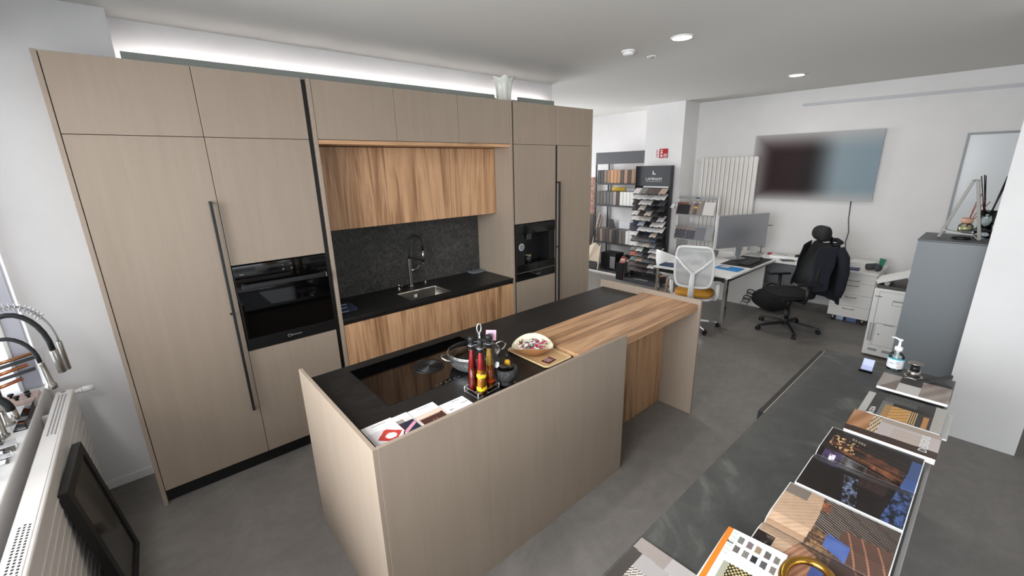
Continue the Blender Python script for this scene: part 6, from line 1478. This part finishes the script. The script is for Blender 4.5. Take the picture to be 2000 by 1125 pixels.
for y0, y1 in ((-2.68, -2.58), (-2.80, -2.70), (-2.95, -2.83)):
    d = kface(y0, y1, .06, .128, M_cop, 'tray_front', .004); kface(y0 + .012, y1 - .012, .075, .105, M_grey, 'tray_grip', .0055, d)
kface(-2.66, -2.648, .27, .282, M_cop2, 'cover_mark', .005); kface(-2.76, -2.68, .385, .394, M_grey, 'cover_latch', .005)
# grey cabinet with the decor on it
M_gcab = mat('grey_cabinet', (118, 123, 127), .45)
t = thing('grey_cabinet', 'tall plain grey metal cabinet beside the white pier', 'cabinet', (5.75, -3.09, 0))
bm = new(); box(bm, 5.50, 6.02, -3.31, -2.868, .04, 1.44, .003); part(t, 'body', bm, M_gcab)
bm = new(); box(bm, 5.52, 6.0, -3.30, -2.88, 0, .04); part(t, 'plinth', bm, M_body)
bm = new(); box(bm, 5.495, 6.025, -3.312, -2.864, 1.4405, 1.452, .002); part(t, 'top', bm, mat('cabinet_top_grey', (98, 101, 104), .5))
GZ = 1.4525
t = thing('metal_frame_decor', 'brushed steel A-frame ornament with curved shelf on the grey cabinet', 'ornament', (5.72, -3.10, GZ))
M_frame2 = mat('ornament_steel', (104, 102, 97), 0.42, 0.5)
def flat(bm, a, c, w=.035, th=.020):
    a = Vector(a); c = Vector(c); x = Vector((w, 0, 0)); d = (c - a).normalized(); n_ = d.cross(Vector((1, 0, 0))).normalized() * th
    slab(bm, [a - x, a + x, c + x, c - x], n_)
for a in ((-2.985, 1), (-3.225, -1)):
    bm = new(); flat(bm, (5.70, a[0], GZ + .008), (5.70, -3.118 + .012 * a[1], GZ + .475), .04); part(t, 'leg', bm, M_frame2)
bm = new(); box(bm, 5.66, 5.74, -3.14, -3.096, GZ + .470, GZ + .482, .002); part(t, 'top_cap', bm, M_frame2)
bm = new(); q = [(-3.205, .012), (-3.17, .045), (-3.10, .052), (-3.03, .062), (-2.99, .075)]
for (y0, z0), (y1, z1) in zip(q, q[1:]): slab(bm, [(5.655, y0, GZ + z0), (5.745, y0, GZ + z0), (5.745, y1, GZ + z1), (5.655, y1, GZ + z1)], (0, 0, .003))
part(t, 'curved_shelf', bm, M_white)
bm = new(); lathe(bm, [(.055, GZ), (.062, GZ + .006), (.05, GZ + .02)], (5.72, -3.11, 0), 24, capt=True); solo('dark_dish', 'dark shallow dish under the curved shelf of the steel ornament', 'dish', bm, M_black)
def diffuser(x, y, z, label, rb, hb, cap, liq, reeds, col):
    t = thing('reed_diffuser', label, 'diffuser', (x, y, z))
    bm = new(); lathe(bm, [(rb, z), (rb * 1.03, z + .01), (rb, z + hb * .7), (rb * .55, z + hb)], (x, y, 0), 24, capt=True); part(t, 'bottle', bm, M_clear)
    bm = new(); lathe(bm, [(rb * .9, z + .004), (rb * .9, z + hb * .6)], (x, y, 0), 20, capt=True); part(t, 'fragrance', bm, mat('fragrance_%d_%d_%d' % liq, liq, .1))
    if cap:
        bm = new(); lathe(bm, [(.036, z + hb), (.036, z + hb + .04)], (x, y, 0), 24, capt=True); part(t, 'wooden_cap', bm, mat('cap_peach', (206, 160, 134), .6))
    for dy, dx, l in reeds:
        bm = new(); cyl(bm, (x, y, z + .02), (x + dx, y + dy, z + l), .0028, n=6); part(t, 'reed', bm, col)
diffuser(5.80, -3.115, GZ + .056, 'small reed diffuser with peach cap and red reeds on the curved shelf', .045, .07, True, (206, 196, 140), [(-.03, 0, .30), (-.045, .01, .33), (-.075, 0, .27), (-.10, .01, .25)], mat('reed_red', (150, 76, 60), .7))
bm = new(); slab(bm, [(5.67, -3.10, GZ + .058), (5.67, -3.16, GZ + .058), (5.73, -3.16, GZ + .058), (5.73, -3.10, GZ + .058)], (0, 0, .018)); solo('dark_stone', 'small black pebble in front of the peach capped diffuser', 'pebble', bm, M_black)
bm = new(); lathe(bm, [(.055, GZ), (.055, GZ + .05)], (5.90, -3.22, 0), 20, capt=True); solo('glass_plinth', 'clear glass foot under the black reed diffuser', 'foot', bm, M_clear)
bm = new(); lathe(bm, [(.06, GZ + .0505), (.062, GZ + .06), (.06, GZ + .075)], (5.90, -3.22, 0), 24, capt=True); solo('black_coaster', 'thick black disc under the glass jug diffuser', 'coaster', bm, M_black)
t = thing('jug_diffuser', 'glass jug diffuser with long black reeds next to the white pier', 'diffuser', (5.90, -3.22, GZ + .0755))
z = GZ + .0755
bm = new(); lathe(bm, [(.045, z), (.05, z + .08), (.058, z + .15), (.056, z + .15), (.047, z + .08), (.042, z + .005)], (5.90, -3.22, 0), 24, capt=True); part(t, 'jug', bm, M_clear)
bm = new(); lathe(bm, [(.03, z + .006), (.018, z + .10)], (5.90, -3.22, 0), 18, capt=True); part(t, 'inner_vial', bm, M_white)
bm = new(); tube(bm, [(5.90, -3.275, z + .13), (5.90, -3.31, z + .11), (5.90, -3.305, z + .06), (5.90, -3.268, z + .04)], .006, 8); part(t, 'handle', bm, M_clear)
for dy, l in ((.095, .43), (.08, .44), (.07, .435), (-.05, .43), (-.065, .44), (-.055, .42)):
    bm = new(); cyl(bm, (5.90, -3.22, z + .02), (5.90, -3.22 + dy, z + l), .0035, n=6); part(t, 'reed', bm, M_black)
